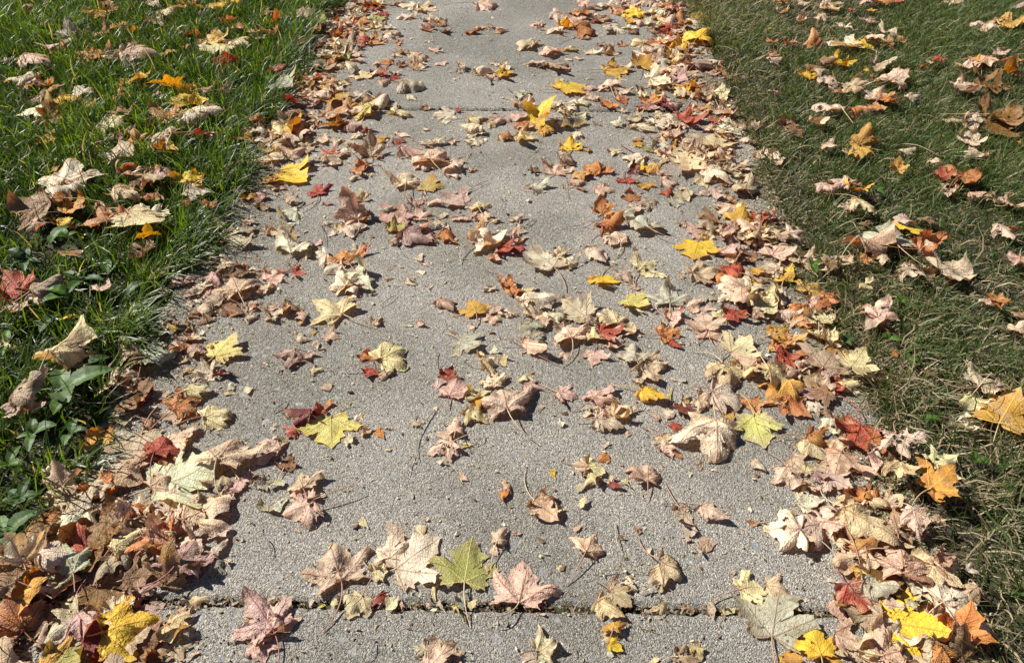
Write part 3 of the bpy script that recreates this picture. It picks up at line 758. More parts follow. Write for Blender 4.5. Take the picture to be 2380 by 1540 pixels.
L|-0.101|0.607|0.025|18|l|K|0|small green crumpled leaf hanging over the near joint|1
L|-0.984|2.402|0.050|9|w|C|-1|small dark wine-red leaf near the top of the left lawn|1
L|-0.201|0.990|0.027|-62|c|F|0|tiny cream leaf stuck to a long stalk|1
L|-0.326|1.288|0.029|62|k|R|0|small peach curl of leaf alone on the path|1
L|-0.149|0.987|0.025|-1|l|K|0|tiny green-yellow crumpled leaf|1
L|0.393|0.775|0.022|59|b|R|0|small rust-brown curl of leaf on the right of the path|1
L|-0.752|0.753|0.089|-106|c|D|0|cream domed leaf below the large pale brown leaf|0
L|0.604|0.559|0.077|-75|a|D|0|amber domed leaf below and right of the big bright yellow and orange leaf|0
L|0.483|0.763|0.084|-160|k|D|0|pink-tan domed leaf right of the pale cream leaf at the left tip|0
L|-0.591|0.790|0.079|97|k|D|0|pink-tan domed leaf above and left of the large tan-cream leaf with furled edge|0
L|0.526|0.559|0.065|84|p|C|0|straw-yellow cupped leaf above and left of the peach curled leaf at the bottom right edge|0
L|-0.364|0.574|0.063|27|k|R|0|pink-tan rolled leaf right of the large salmon-pink leaf at the bottom|0
L|-1.244|1.770|0.105|-83|c|D|-1|cream domed leaf below and left of the large grey-cream leaf with a raised midrib|0
L|-0.412|1.420|0.092|128|c|D|0|cream domed leaf below the orange-streaked pink leaf in the left middle|0
L|-0.703|0.847|0.070|-26|t|D|0|tan domed leaf below the large tan leaf under the scarlet one|0
L|0.558|0.717|0.064|33|o|R|0|orange rolled leaf above and right of the pink half leaf with an orange edge|0
L|-0.637|0.827|0.067|45|t|D|0|tan domed leaf below and left of the long pale cream leaf|0
L|0.396|1.271|0.083|78|k|F|0|pink-tan flat leaf below the pale pink star leaf flat|0
L|-1.017|2.017|0.109|-24|a|R|-1|amber rolled leaf below and left of the deep red leaf with raised lobes|0
L|-0.276|1.615|0.094|-23|m|R|0|mauve-pink rolled leaf below the folded tan leaf with orange tip|0
L|0.483|1.392|0.085|135|c|D|0|cream domed leaf below and left of the cream long leaf in the right pile|0
L|0.457|1.219|0.079|33|p|F|0|straw-yellow flat leaf above the beige leaf with three broad lobes|0
L|0.533|0.943|0.069|-52|p|D|0|straw-yellow domed leaf above and right of the dusky pink leaf with a dark stalk|0
L|0.094|2.686|0.129|28|t|D|0|tan domed leaf above and left of the bright yellow leaf lying flat|0
L|1.441|2.203|0.110|19|y|F|1|yellow flat leaf below the large yellow leaf with a shaded upper|0
L|-0.951|1.010|0.069|44|t|R|-1|tan rolled leaf below and left of the straw-coloured leaf folded sharply|0
L|-0.724|0.862|0.065|-30|k|F|0|pink-tan flat leaf below and left of the large tan leaf under the scarlet one|0
L|0.557|1.175|0.075|0|r|R|0|red rolled leaf below and right of the bright orange upright leaf|0
L|0.559|0.866|0.064|-49|k|F|0|pink-tan flat leaf below and left of the tan leaf with an arched back|0
L|0.861|1.050|0.070|-139|p|C|1|straw-yellow cupped leaf below and left of the tan leaf curled over the orange veined leaf|0
L|-0.708|0.788|0.062|110|t|D|0|tan domed leaf left of the cupped greyish leaf in the lower left pile|0
L|-0.727|0.569|0.054|151|b|C|0|brown cupped leaf right of the large orange leaf standing|0
L|-0.774|0.620|0.055|168|b|D|-1|brown domed leaf below the orange backlit leaf at the lower left border|0
L|-0.618|0.591|0.055|165|p|F|0|straw-yellow flat leaf above and left of the yellow spotted leaf at the bottom|0
L|-0.567|0.553|0.054|14|l|C|0|lime-yellow cupped leaf below and right of the yellow spotted leaf at the bottom|0
L|-0.679|0.518|0.053|64|y|R|0|yellow rolled leaf below and left of the olive-gold leaf at the bottom left|0
L|-0.207|0.711|0.059|95|c|D|0|cream domed leaf above and left of the grey-cream torn leaf left|0
L|-0.378|0.539|0.053|-74|k|D|0|pink-tan domed leaf below the large salmon-pink leaf at the bottom|0
L|0.646|0.605|0.055|-22|t|F|0|tan flat leaf below the beige leaf with a pink midrib|0
L|0.483|0.571|0.054|-26|k|C|0|pink-tan cupped leaf right of the yellow spotted leaf beside the big pale green one|0
L|0.557|0.618|0.055|-10|k|C|0|pink-tan cupped leaf below and right of the small pale rolled leaf lying|0
L|-1.723|2.625|0.124|-21|k|R|-1|pink-tan rolled leaf above and right of the pale grey-cream leaf near the left border|0
L|-1.173|1.978|0.101|102|k|C|-1|pink-tan cupped leaf above and left of the orange leaf with curled corner|0
L|-0.696|1.354|0.080|167|t|D|0|tan domed leaf below and left of the beige veined leaf at the left edge|0
L|0.430|1.475|0.083|3|t|K|0|tan crumpled leaf left of the pink-and-red star leaf in the right pile|0
L|0.665|0.759|0.058|-94|k|D|1|pink-tan domed leaf right of the pale brown twin-lobed leaf|0
L|-1.065|2.078|0.098|167|t|D|-1|tan domed leaf below the orange-red cupped leaf in the left lawn|0
L|-0.692|2.113|0.099|6|k|R|0|pink-tan rolled leaf below and right of the large orange-amber leaf at the left grass edge|0
L|-0.563|2.009|0.096|-42|k|D|0|pink-tan domed leaf left of the crinkled orange scrap of leaf|0
L|-1.150|1.659|0.084|56|a|C|-1|amber cupped leaf left of the ragged pink-orange cupped leaf|0
L|0.647|1.305|0.072|81|p|C|0|straw-yellow cupped leaf above the pale yellow twisted leaf|0
L|-0.486|0.839|0.058|-41|k|C|0|pink-tan cupped leaf below the very large pink-beige leaf|0
S|-0.627|3.287|0.055|-14|r|K|0|red crumpled leaf scrap above and left of the cream domed leaf beside an orange leaf|0
S|-0.633|3.175|0.053|165|p|D|0|straw-yellow domed leaf scrap above the bright orange ragged leaf|0
S|-0.309|2.724|0.047|-51|k|K|0|pink-tan crumpled leaf scrap above and right of the grey-green domed leaf alone|0
S|-0.509|2.303|0.042|-7|k|R|0|pink-tan rolled leaf scrap below and right of the small yellow leaf with brown edge|0
S|-0.445|2.023|0.038|-122|p|K|0|straw-yellow crumpled leaf scrap below and right of the tall brown-tan leaf standing on edge,|0
S|0.199|2.769|0.048|79|k|K|0|pink-tan crumpled leaf scrap below the rust-orange ragged leaf at the upper|0
S|0.137|2.688|0.047|-61|k|K|0|pink-tan crumpled leaf scrap above the bright yellow leaf lying flat|0
S|0.576|2.504|0.044|26|b|C|0|brown cupped leaf scrap left of the cream leaf rolled up|0
S|0.312|2.349|0.042|73|k|C|0|pink-tan cupped leaf scrap below and right of the pink domed leaf right|0
S|0.605|2.355|0.042|-87|k|R|0|pink-tan rolled leaf scrap below the cream leaf rolled up|0
S|0.614|2.056|0.039|76|b|U|0|brown upright leaf scrap below and right of the large pale peach-yellow leaf flat|0
S|-0.777|1.597|0.033|143|k|K|0|pink-tan crumpled leaf scrap above the beige veined leaf at the left edge|0
S|-0.675|1.484|0.032|88|p|K|0|straw-yellow crumpled leaf scrap above the beige veined leaf at the left edge|0
S|-0.481|1.897|0.037|29|c|R|0|cream rolled leaf scrap below and left of the crinkled orange scrap of leaf|0
S|-0.512|1.673|0.034|18|c|R|0|cream rolled leaf scrap left of the cream crumpled leaf under the peach|0
S|-0.360|1.733|0.035|46|g|R|0|grey-green rolled leaf scrap above and left of the pale mauve leaf at|0
S|-0.229|1.283|0.029|-30|k|R|0|pink-tan rolled leaf scrap above and right of the cream saddle-shaped leaf casting a shadow,|0
S|0.463|1.841|0.036|52|k|K|0|pink-tan crumpled leaf scrap left of the rose-pink leaf at the right grass edge|0
S|0.189|1.535|0.032|-135|m|K|0|mauve-pink crumpled leaf scrap above the small yellow and orange leaf|0
S|-0.582|1.060|0.026|92|p|R|0|straw-yellow rolled leaf scrap above and right of the pale peach domed leaf|0
S|-0.673|1.173|0.028|-67|m|R|0|mauve-pink rolled leaf scrap left of the bright lemon-yellow leaf flat|0
S|-0.379|1.031|0.026|-32|o|R|0|orange rolled leaf scrap above the large flat lime-yellow leaf|0
S|-0.270|0.963|0.025|-1|o|R|0|orange rolled leaf scrap left of the tiny cream leaf stuck to a long stalk|0
S|-0.446|0.941|0.024|42|v|C|0|olive cupped leaf scrap above the brown-tan folded leaf below the very large pink-beige leaf|0
S|-0.070|1.257|0.028|-70|b|K|0|brown crumpled leaf scrap above and right of the small pale green star leaf|0
S|0.136|1.035|0.026|-96|k|D|0|pink-tan domed leaf scrap below and left of the pink-tan gnarled leaf right|0
S|0.259|1.017|0.025|30|m|R|0|mauve-pink rolled leaf scrap below the straw-yellow curled leaf on the right|0
S|0.283|1.023|0.025|6|c|R|0|cream rolled leaf scrap left of the wine-red leaf above the large cream leaf|0
S|0.396|1.011|0.025|-130|a|K|0|amber crumpled leaf scrap below the peach leaf with dark shadow|0
S|-0.134|0.635|0.020|-43|p|F|0|straw-yellow flat leaf scrap above and left of the small green crumpled leaf|0
S|-0.198|0.616|0.020|106|p|K|0|straw-yellow crumpled leaf scrap right of the small cream leaf lying|0
S|0.214|0.665|0.021|-97|k|R|0|pink-tan rolled leaf scrap above and right of the round pale papery seed leaf|0
S|0.206|0.614|0.020|-86|p|K|0|straw-yellow crumpled leaf scrap below the round pale papery seed leaf|0
S|0.415|0.765|0.022|24|p|F|0|straw-yellow flat leaf scrap left of the pale cream leaf at the left tip|0
S|0.585|0.823|0.023|-104|o|R|0|orange rolled leaf scrap above the long yellow-edged leaf arching|0
S|-0.770|2.891|0.046|-80|t|R|0|tan rolled leaf scrap above the large tan leaf lying|0
S|-0.678|3.037|0.048|99|g|U|0|grey-green upright leaf scrap above and left of the bright orange ragged leaf|0
S|-0.370|2.938|0.046|-77|c|D|0|cream domed leaf scrap below the lemon-cream leaf flat at the top|0
S|-0.428|2.375|0.039|-177|c|K|0|cream crumpled leaf scrap above and left of the pale yellow-cream arched leaf|0
S|-0.222|2.340|0.039|69|r|C|0|red cupped leaf scrap above and left of the pale olive-yellow leaf just|0
S|-0.311|2.214|0.037|48|k|K|0|pink-tan crumpled leaf scrap below and right of the pale yellow-cream arched leaf|0
S|-0.162|2.049|0.035|-26|g|K|0|grey-green crumpled leaf scrap below the pale olive-yellow leaf just|0
S|0.072|3.075|0.048|74|k|K|0|pink-tan crumpled leaf scrap left of the rust-orange ragged leaf at the upper|0
S|0.595|2.623|0.042|83|t|R|0|tan rolled leaf scrap below the tan leaf rolled into a tube|0
S|-0.646|1.301|0.027|-129|o|K|0|orange crumpled leaf scrap below the beige veined leaf at the left edge|0
S|-0.527|1.773|0.032|-4|m|R|0|mauve-pink rolled leaf scrap below and right of the small red-pink leaf alone|0
S|-0.477|1.653|0.031|52|p|C|0|straw-yellow cupped leaf scrap left of the cream crumpled leaf under the peach|0
S|-0.515|1.590|0.030|129|m|K|0|mauve-pink crumpled leaf scrap above and left of the orange-streaked pink leaf in the left middle|0
S|-0.256|1.528|0.029|12|k|K|0|pink-tan crumpled leaf scrap below the folded tan leaf with orange tip|0
S|-0.269|1.432|0.028|-45|c|R|0|cream rolled leaf scrap right of the grey crumpled leaf above the large pale yellow leaf|0
S|0.152|1.858|0.033|-140|b|K|0|brown crumpled leaf scrap below and right of the pink leaf with long shadow edge|0
S|0.459|1.721|0.031|-76|a|C|0|amber cupped leaf scrap below and right of the small pale green leaf|0
S|0.341|1.330|0.027|32|k|K|0|pink-tan crumpled leaf scrap below the silvery grey-cream star leaf|0
S|0.421|1.347|0.027|43|k|K|0|pink-tan crumpled leaf scrap above and right of the pale pink star leaf flat|0
S|0.371|1.469|0.028|-143|k|K|0|pink-tan crumpled leaf scrap above and right of the silvery grey-cream star leaf|0
S|0.101|1.365|0.027|47|k|R|0|pink-tan rolled leaf scrap above and left of the broad pink leaf in the central pile|0
S|-0.761|1.248|0.026|-28|y|K|0|yellow crumpled leaf scrap above and right of the pale grey-green drooping leaf|0
S|-0.552|0.996|0.023|35|k|K|0|pink-tan crumpled leaf scrap right of the pale peach domed leaf|0
S|-0.310|1.004|0.023|78|p|R|0|straw-yellow rolled leaf scrap above and right of the large flat lime-yellow leaf|0
S|-0.441|1.205|0.026|78|k|R|0|pink-tan rolled leaf scrap right of the mauve curled leaf with a long thin stalk|0
S|-0.395|1.084|0.024|105|m|U|0|mauve-pink upright leaf scrap above and right of the dark maroon leaf under the lime-yellow one|0
S|-0.058|1.199|0.025|5|g|R|0|grey-green rolled leaf scrap above the beige crumpled leaf above the big pink-tan leaf|0
S|-0.083|1.094|0.024|77|k|K|0|pink-tan crumpled leaf scrap above and left of the big pink-tan leaf with ribbed lobes|0
S|-0.169|1.027|0.023|92|c|C|0|cream cupped leaf scrap below and left of the mauve-brown crumpled leaf in the centre|0
S|-0.104|0.937|0.022|78|l|D|0|lime-yellow domed leaf scrap below and right of the folded pink-tan leaf with three narrow lobes|0
S|-0.001|1.112|0.024|93|p|D|0|straw-yellow domed leaf scrap above and right of the big pink-tan leaf with ribbed lobes|0
S|0.185|0.852|0.021|-2|p|R|0|straw-yellow rolled leaf scrap below and left of the tan three-pointed leaf standing|0
S|0.652|1.204|0.025|74|a|K|0|amber crumpled leaf scrap below and right of the pale yellow twisted leaf|0
S|-0.075|0.615|0.019|-68|p|K|0|straw-yellow crumpled leaf scrap right of the small green crumpled leaf|0
S|-0.323|0.616|0.019|89|g|K|0|grey-green crumpled leaf scrap below and left of the large pink pointed leaf|0
S|-0.120|0.616|0.019|18|t|K|0|tan crumpled leaf scrap above and left of the small green crumpled leaf|0
S|0.096|0.759|0.020|67|k|R|0|pink-tan rolled leaf scrap above and left of the tan leaf with small holes|0
S|0.279|0.738|0.020|85|k|K|0|pink-tan crumpled leaf scrap below the narrow pink leaf piece|0
S|0.294|0.718|0.020|-51|t|K|0|tan crumpled leaf scrap below and right of the narrow pink leaf piece|0
S|0.108|0.810|0.021|114|p|K|0|straw-yellow crumpled leaf scrap below and left of the crumpled beige leaf with holes|0
S|0.198|0.534|0.018|-74|p|R|0|straw-yellow rolled leaf scrap left of the grey-brown weathered leaf at the bottom edge|0
S|0.221|0.615|0.018|-115|p|K|0|straw-yellow crumpled leaf scrap below and right of the round pale papery seed leaf|0
S|0.497|0.670|0.019|65|c|K|0|cream crumpled leaf scrap above and left of the crimson-pink leaf at the right end|0
S|-0.487|2.911|0.042|-60|o|K|0|orange crumpled leaf scrap below and right of the cream domed leaf beside an orange leaf|0
S|-0.736|2.507|0.037|-173|m|K|0|mauve-pink crumpled leaf scrap below and left of the large tan leaf lying|0
S|0.606|3.087|0.043|83|o|C|0|orange cupped leaf scrap left of the pale cream leaf above the big yellow one|0
S|0.579|3.018|0.042|-10|k|R|0|pink-tan rolled leaf scrap left of the big bright yellow leaf|0
S|0.276|2.914|0.041|-102|o|K|0|orange crumpled leaf scrap below and right of the rust-orange ragged leaf at the upper|0
S|0.360|2.714|0.039|-109|k|K|0|pink-tan crumpled leaf scrap right of the amber boat-shaped leaf left|0
S|-0.721|1.411|0.025|117|t|K|0|tan crumpled leaf scrap left of the beige veined leaf at the left edge|0
S|-0.436|1.925|0.031|-74|p|K|0|straw-yellow crumpled leaf scrap below and right of the crinkled orange scrap of leaf|0
S|-0.137|1.716|0.029|80|k|C|0|pink-tan cupped leaf scrap below and left of the cream-orange arched leaf in the middle pile|0
S|-0.255|1.277|0.024|-90|c|F|0|cream flat leaf scrap above and right of the cream saddle-shaped leaf casting a shadow,|0
S|-0.241|1.504|0.026|37|k|F|0|pink-tan flat leaf scrap below the folded tan leaf with orange tip|0
S|-0.189|1.429|0.026|-88|p|K|0|straw-yellow crumpled leaf scrap above and left of the orange-and-olive leaf flat in the centre|0
S|-0.509|1.090|0.022|18|g|R|0|grey-green rolled leaf scrap above and left of the dark maroon leaf under the lime-yellow one|0
S|0.038|1.033|0.021|-38|t|C|0|tan cupped leaf scrap below and left of the small pink leaf lying flat|0
S|0.141|3.386|0.042|99|b|K|0|brown crumpled leaf scrap above and left of the orange upturned leaf at the top|0
S|0.222|2.249|0.031|-95|b|C|0|brown cupped leaf scrap right of the grey-green curled leaf at the middle|0
S|-0.218|1.413|0.023|99|k|R|0|pink-tan rolled leaf scrap above and left of the orange-and-olive leaf flat in the centre|0
S|-0.320|1.487|0.024|-70|k|K|0|pink-tan crumpled leaf scrap right of the grey crumpled leaf above the large pale yellow leaf|0
S|-0.148|1.314|0.022|-108|m|K|0|mauve-pink crumpled leaf scrap left of the orange-and-olive leaf flat in the centre|0
S|0.324|1.845|0.027|-128|o|K|0|orange crumpled leaf scrap left of the small pale green leaf|0
S|0.128|1.403|0.023|80|o|R|0|orange rolled leaf scrap above the broad pink leaf in the central pile|0
S|-0.614|1.066|0.020|39|k|R|0|pink-tan rolled leaf scrap right of the cream curled leaf tip|0
S|-0.548|1.071|0.020|57|c|R|0|cream rolled leaf scrap above and right of the pale peach domed leaf|0
S|-0.103|0.866|0.018|37|k|R|0|pink-tan rolled leaf scrap below the folded pink-tan leaf with three narrow lobes|0
S|-0.153|1.256|0.021|-135|b|K|0|brown crumpled leaf scrap above and left of the small pale green star leaf|0
S|-0.111|1.273|0.022|92|k|K|0|pink-tan crumpled leaf scrap below the orange-and-olive leaf flat in the centre|0
S|0.019|1.112|0.020|39|p|K|0|straw-yellow crumpled leaf scrap below the long pink leaf rolled up|0
S|0.127|1.021|0.019|160|c|K|0|cream crumpled leaf scrap above and left of the pale green-cream torn leaf|0
S|0.289|0.923|0.018|-152|o|K|0|orange crumpled leaf scrap below and right of the pink twisted leaf left|0
S|-0.352|0.754|0.017|49|p|K|0|straw-yellow crumpled leaf scrap below the pink-tan leaf with holes and raised edge|0
S|-0.307|0.610|0.015|-73|l|F|0|lime-yellow flat leaf scrap left of the small cream leaf lying|0
S|-0.286|0.616|0.015|43|p|R|0|straw-yellow rolled leaf scrap left of the small cream leaf lying|0
S|0.212|0.717|0.016|97|k|R|0|pink-tan rolled leaf scrap above the round pale papery seed leaf|0
S|-0.008|0.749|0.016|143|r|F|0|red flat leaf scrap right of the small pink leaf with a round hole|0
S|0.106|3.260|0.036|59|p|K|0|straw-yellow crumpled leaf scrap left of the orange upturned leaf at the top|0
S|0.155|2.772|0.032|166|c|K|0|cream crumpled leaf scrap above the bright yellow leaf lying flat|0
S|0.544|2.533|0.030|-124|a|C|0|amber cupped leaf scrap above and right of the crimson-pink crumpled leaf at the upper|0
S|0.493|2.540|0.030|-97|b|K|0|brown crumpled leaf scrap below and right of the pale rolled leaf with dark underside|0
S|-0.606|1.661|0.023|-147|p|K|0|straw-yellow crumpled leaf scrap below the grey-green domed leaf on the left|0
S|-0.489|1.629|0.022|15|c|K|0|cream crumpled leaf scrap left of the cream crumpled leaf under the peach|0
S|-0.378|1.365|0.020|87|k|K|0|pink-tan crumpled leaf scrap below the grey crumpled leaf above the large pale yellow leaf|0
S|-0.198|1.659|0.022|-104|c|K|0|cream crumpled leaf scrap below the mauve-pink leaf flat in the middle|0
S|-0.035|1.657|0.022|65|o|K|0|orange crumpled leaf scrap below and right of the cream-orange arched leaf in the middle pile|0
S|-0.300|1.496|0.021|-80|k|K|0|pink-tan crumpled leaf scrap below the pale mauve leaf at|0
S|-0.319|1.444|0.021|-85|b|K|0|brown crumpled leaf scrap right of the grey crumpled leaf above the large pale yellow leaf|0
S|-0.245|1.469|0.021|-8|c|K|0|cream crumpled leaf scrap below the folded tan leaf with orange tip|0
S|0.157|0.940|0.016|-29|c|F|0|cream flat leaf scrap below the pale green-cream torn leaf|0
S|-0.181|0.615|0.013|172|m|K|0|mauve-pink crumpled leaf scrap below and right of the round pale crumpled leaf scrap|0
S|-0.488|1.279|0.017|-78|a|K|0|amber crumpled leaf scrap below and right of the pink curled leaf linked|0
S|-0.036|1.698|0.020|140|k|K|0|pink-tan crumpled leaf scrap below and right of the cream-orange arched leaf in the middle pile|0
S|-0.453|1.248|0.017|-57|a|K|0|amber crumpled leaf scrap below and left of the large pale yellow leaf with downturned edge|0
S|-0.149|0.895|0.014|92|c|C|0|cream cupped leaf scrap below the pink leaf half below the three-lobed folded one|0
S|-0.138|3.200|0.027|-78|c|K|0|cream crumpled leaf scrap below and right of the long pink leaf alone|0
S|-0.534|1.150|0.014|-118|k|K|0|pink-tan crumpled leaf scrap left of the mauve curled leaf with a long thin stalk|0
S|-0.473|0.971|0.012|-149|c|C|0|cream cupped leaf scrap left of the dark maroon leaf under the lime-yellow one|0
S|-0.374|0.746|0.011|43|k|K|0|pink-tan crumpled leaf scrap below the pink-tan leaf with holes and raised edge|0
S|-0.216|0.579|0.010|101|t|F|0|tan flat leaf scrap below and right of the small cream leaf lying|0
S|0.160|0.694|0.011|-70|m|K|0|mauve-pink crumpled leaf scrap above the dull brown broken leaf right|0
S|0.483|0.710|0.011|-176|v|K|0|olive crumpled leaf scrap left of the pink half leaf with an orange edge|0
S|0.049|0.674|0.009|-37|r|K|0|red crumpled leaf scrap right of the cream-pink star leaf with a long dark stalk|0
S|0.167|0.676|0.009|177|p|K|0|straw-yellow crumpled leaf scrap above the dull brown broken leaf right|0
S|0.174|1.546|0.062|-59|k|R|0|pink and red folded scrap of leaf in mid path|1
S|-0.474|1.949|0.066|10|o|K|0|crinkled orange scrap of leaf on the upper left path|1
S|-0.229|0.667|0.035|29|p|K|0|round pale crumpled leaf scrap between two leaves|1
S|0.292|1.078|0.037|-64|y|K|0|yellow crumpled flower-like leaf scrap on the right of the path|1
S|0.932|1.633|0.030|22|y|F|1|tiny bright yellow leaf on the right lawn|1
S|0.828|0.997|0.021|-84|c|R|1|small white rolled scrap in the right lawn|1
S|0.056|0.872|0.018|-19|y|F|0|tiny bright yellow scrap of leaf on the path|1
R|-0.095|1.063|0.065|28|p|R|0||0
R|-0.465|0.920|0.061|169|k|D|0||0
R|0.459|1.046|0.064|-82|o|C|0||0
R|0.617|0.882|0.059|-97|k|D|0||0
R|0.541|0.885|0.059|-81|t|F|0||0
R|-0.776|0.700|0.053|-166|b|D|-1||0
R|-0.766|0.674|0.053|117|k|C|0||0
R|-0.551|0.707|0.054|46|r|C|0||0
R|-0.675|0.581|0.050|-113|k|D|0||0
R|-0.610|0.523|0.048|145|r|C|0||0
R|0.605|0.629|0.051|-96|g|U|0||0
R|0.608|0.824|0.057|-15|p|D|0||0
R|0.024|1.261|0.069|151|g|K|0||0
R|-1.123|2.782|0.112|-137|p|F|-1||0
R|-1.258|2.167|0.094|-18|p|D|-1||0
R|0.347|3.081|0.121|-54|c|D|0||0
R|0.130|2.371|0.100|46|c|D|0||0
R|0.020|2.367|0.100|-28|k|R|0||0
R|0.359|2.228|0.096|51|c|D|0||0
R|0.423|2.055|0.090|160|p|D|0||0
R|-1.216|1.614|0.077|152|k|R|-1||0
R|0.200|1.963|0.088|151|o|D|0||0
R|0.897|1.449|0.071|-65|k|R|1||0
R|-0.673|1.000|0.059|-153|t|C|0||0
R|-0.642|0.754|0.052|22|t|R|0||0
R|0.532|0.600|0.046|-74|o|D|0||0
R|-0.258|2.303|0.094|-171|c|F|0||0
R|-0.157|2.190|0.091|-117|c|D|0||0
R|-0.072|2.273|0.094|-107|m|D|0||0
R|0.437|2.158|0.090|-18|k|D|0||0
R|0.414|2.085|0.088|55|g|C|0||0
R|-1.058|1.759|0.079|-22|p|R|-1||0
R|-0.092|1.015|0.057|-39|p|D|0||0
R|-0.455|0.835|0.052|-52|g|K|0||0
R|0.166|1.039|0.058|-20|k|C|0||0
R|0.402|0.654|0.046|-20|k|D|0||0
R|-1.469|3.140|0.115|51|p|D|-1||0
R|-1.545|2.248|0.089|-130|c|F|-1||0
R|-1.317|2.482|0.096|-49|y|C|-1||0
R|-0.684|2.771|0.105|-82|v|C|0||0
R|-0.690|2.419|0.095|122|m|C|0||0
R|-0.171|2.203|0.088|179|c|R|0||0
R|0.093|2.822|0.105|129|k|D|0||0
R|-1.036|1.832|0.078|-51|b|C|-1||0
R|-0.702|1.571|0.071|7|c|R|0||0
R|-0.654|1.324|0.064|-25|b|R|0||0
R|-0.499|1.519|0.069|-143|c|R|0||0
R|0.499|1.899|0.079|-83|p|C|0||0
R|0.539|1.746|0.075|26|a|D|0||0
R|0.026|1.272|0.062|-86|g|K|0||0
R|0.588|1.325|0.063|-7|k|R|0||0
R|-0.540|0.849|0.051|-145|t|D|0||0
R|-0.009|1.057|0.056|-18|p|D|0||0
R|0.192|1.020|0.055|29|p|R|0||0
R|0.353|1.055|0.056|-34|t|D|0||0
R|0.620|1.113|0.057|29|r|C|0||0
R|0.749|0.893|0.051|18|p|C|1||0
R|-0.651|0.754|0.048|-56|c|D|0||0
R|-0.571|0.599|0.044|-63|m|F|0||0
R|-0.528|0.541|0.042|-19|t|D|0||0
R|-0.566|0.522|0.041|135|c|D|0||0
R|0.628|0.705|0.046|67|t|D|0||0
R|0.564|0.817|0.049|-100|p|D|0||0
R|-1.464|2.323|0.088|-9|y|D|-1||0
R|-0.211|2.674|0.098|14|c|R|0||0
R|0.032|2.710|0.098|-128|k|D|0||0
R|0.579|2.033|0.080|-114|k|D|0||0
R|1.137|2.418|0.090|45|k|C|1||0
R|-0.209|1.950|0.078|13|c|D|0||0
R|-0.060|1.537|0.067|-32|k|R|0||0
R|0.546|1.674|0.070|-157|p|F|0||0
R|0.532|1.434|0.064|-91|a|C|0||0
R|0.031|1.317|0.061|55|c|K|0||0
R|-0.891|1.101|0.055|63|v|D|-1||0
R|-0.757|1.048|0.054|-29|r|C|0||0
R|0.502|1.050|0.054|-153|p|K|0||0
R|0.572|0.945|0.051|-77|g|F|0||0
R|-0.750|0.665|0.044|-131|b|C|0||0
R|0.591|0.610|0.042|-167|b|C|0||0
R|-1.715|3.119|0.105|-46|a|C|-1||0
R|-1.486|2.675|0.094|-2|k|R|-1||0
R|-0.773|2.577|0.091|160|a|C|0||0
R|-0.820|2.476|0.088|-41|g|F|-1||0
R|-0.548|2.452|0.088|62|g|D|0||0
R|-0.531|2.059|0.078|101|k|D|0||0
R|-0.726|2.074|0.078|12|k|R|0||0
R|-0.633|1.991|0.076|-54|g|D|0||0
R|-0.207|1.967|0.075|-127|c|D|0||0
R|-0.148|2.657|0.093|-2|c|R|0||0
R|0.491|2.671|0.093|-129|k|D|0||0
R|0.185|2.407|0.087|73|c|D|0||0
R|-0.004|2.223|0.082|-169|o|D|0||0
R|0.513|2.058|0.077|58|o|D|0||0
R|1.328|2.874|0.098|38|o|C|1||0
R|-0.918|1.501|0.063|152|b|K|-1||0
R|-0.992|1.841|0.072|-43|k|R|-1||0
R|-0.868|1.770|0.070|-3|k|F|-1||0
R|-0.744|1.802|0.071|-103|a|C|0||0
R|-0.596|1.438|0.062|59|k|C|0||0
R|0.267|1.719|0.069|41|g|R|0||0
R|0.443|1.657|0.067|30|m|F|0||0
R|0.553|1.687|0.068|65|a|U|0||0
R|0.569|1.366|0.060|56|b|C|0||0
R|-0.716|0.985|0.050|151|b|K|0||0
R|-0.060|1.108|0.053|97|c|D|0||0
R|0.589|0.991|0.050|-85|c|D|0||0
R|-0.610|0.676|0.042|77|p|K|0||0
R|-0.394|0.603|0.040|129|k|D|0||0
R|0.645|0.825|0.046|2|p|C|0||0
R|-0.501|3.337|0.106|-180|c|D|0||0
R|-0.727|2.973|0.097|-17|v|D|0||0
R|-0.500|2.550|0.087|-59|k|D|0||0
R|-0.707|2.264|0.080|59|c|D|0||0
R|-0.689|2.212|0.078|-58|k|F|0||0
R|0.537|3.025|0.098|-140|k|C|0||0
R|0.323|2.837|0.094|-4|k|R|0||0
R|0.439|2.822|0.093|67|c|F|0||0
R|-0.024|2.454|0.084|-179|g|D|0||0
R|0.064|2.196|0.078|-89|a|D|0||0
R|0.342|2.295|0.080|-52|t|C|0||0
R|0.115|2.021|0.073|21|k|K|0||0
R|1.766|3.059|0.098|-114|k|K|1||0
R|1.102|2.492|0.085|54|t|U|1||0
R|1.631|2.721|0.090|-133|t|D|1||0
R|1.474|2.495|0.084|-4|k|R|1||0
R|1.318|2.114|0.075|53|k|C|1||0
R|1.293|2.040|0.073|-141|k|C|1||0
R|-1.156|1.622|0.064|42|y|R|-1||0
R|-0.963|1.654|0.064|52|c|K|-1||0
R|-0.716|1.489|0.061|116|k|R|0||0
R|-0.166|1.692|0.065|-70|k|D|0||0
R|-0.179|1.346|0.057|-47|m|R|0||0
R|-0.036|1.324|0.056|78|c|K|0||0
R|0.161|1.927|0.071|-91|a|D|0||0
R|0.220|1.851|0.069|-10|k|D|0||0
R|0.331|1.775|0.067|-102|k|D|0||0
R|0.497|1.556|0.062|-81|k|C|0||0
R|0.114|1.509|0.061|38|c|R|0||0
R|0.557|1.149|0.052|-52|r|D|0||0
R|0.502|0.911|0.046|-46|k|D|0||0
R|-0.491|0.679|0.041|30|g|D|0||0
R|-0.646|0.644|0.040|33|g|C|0||0
R|-0.633|0.599|0.039|146|c|D|0||0
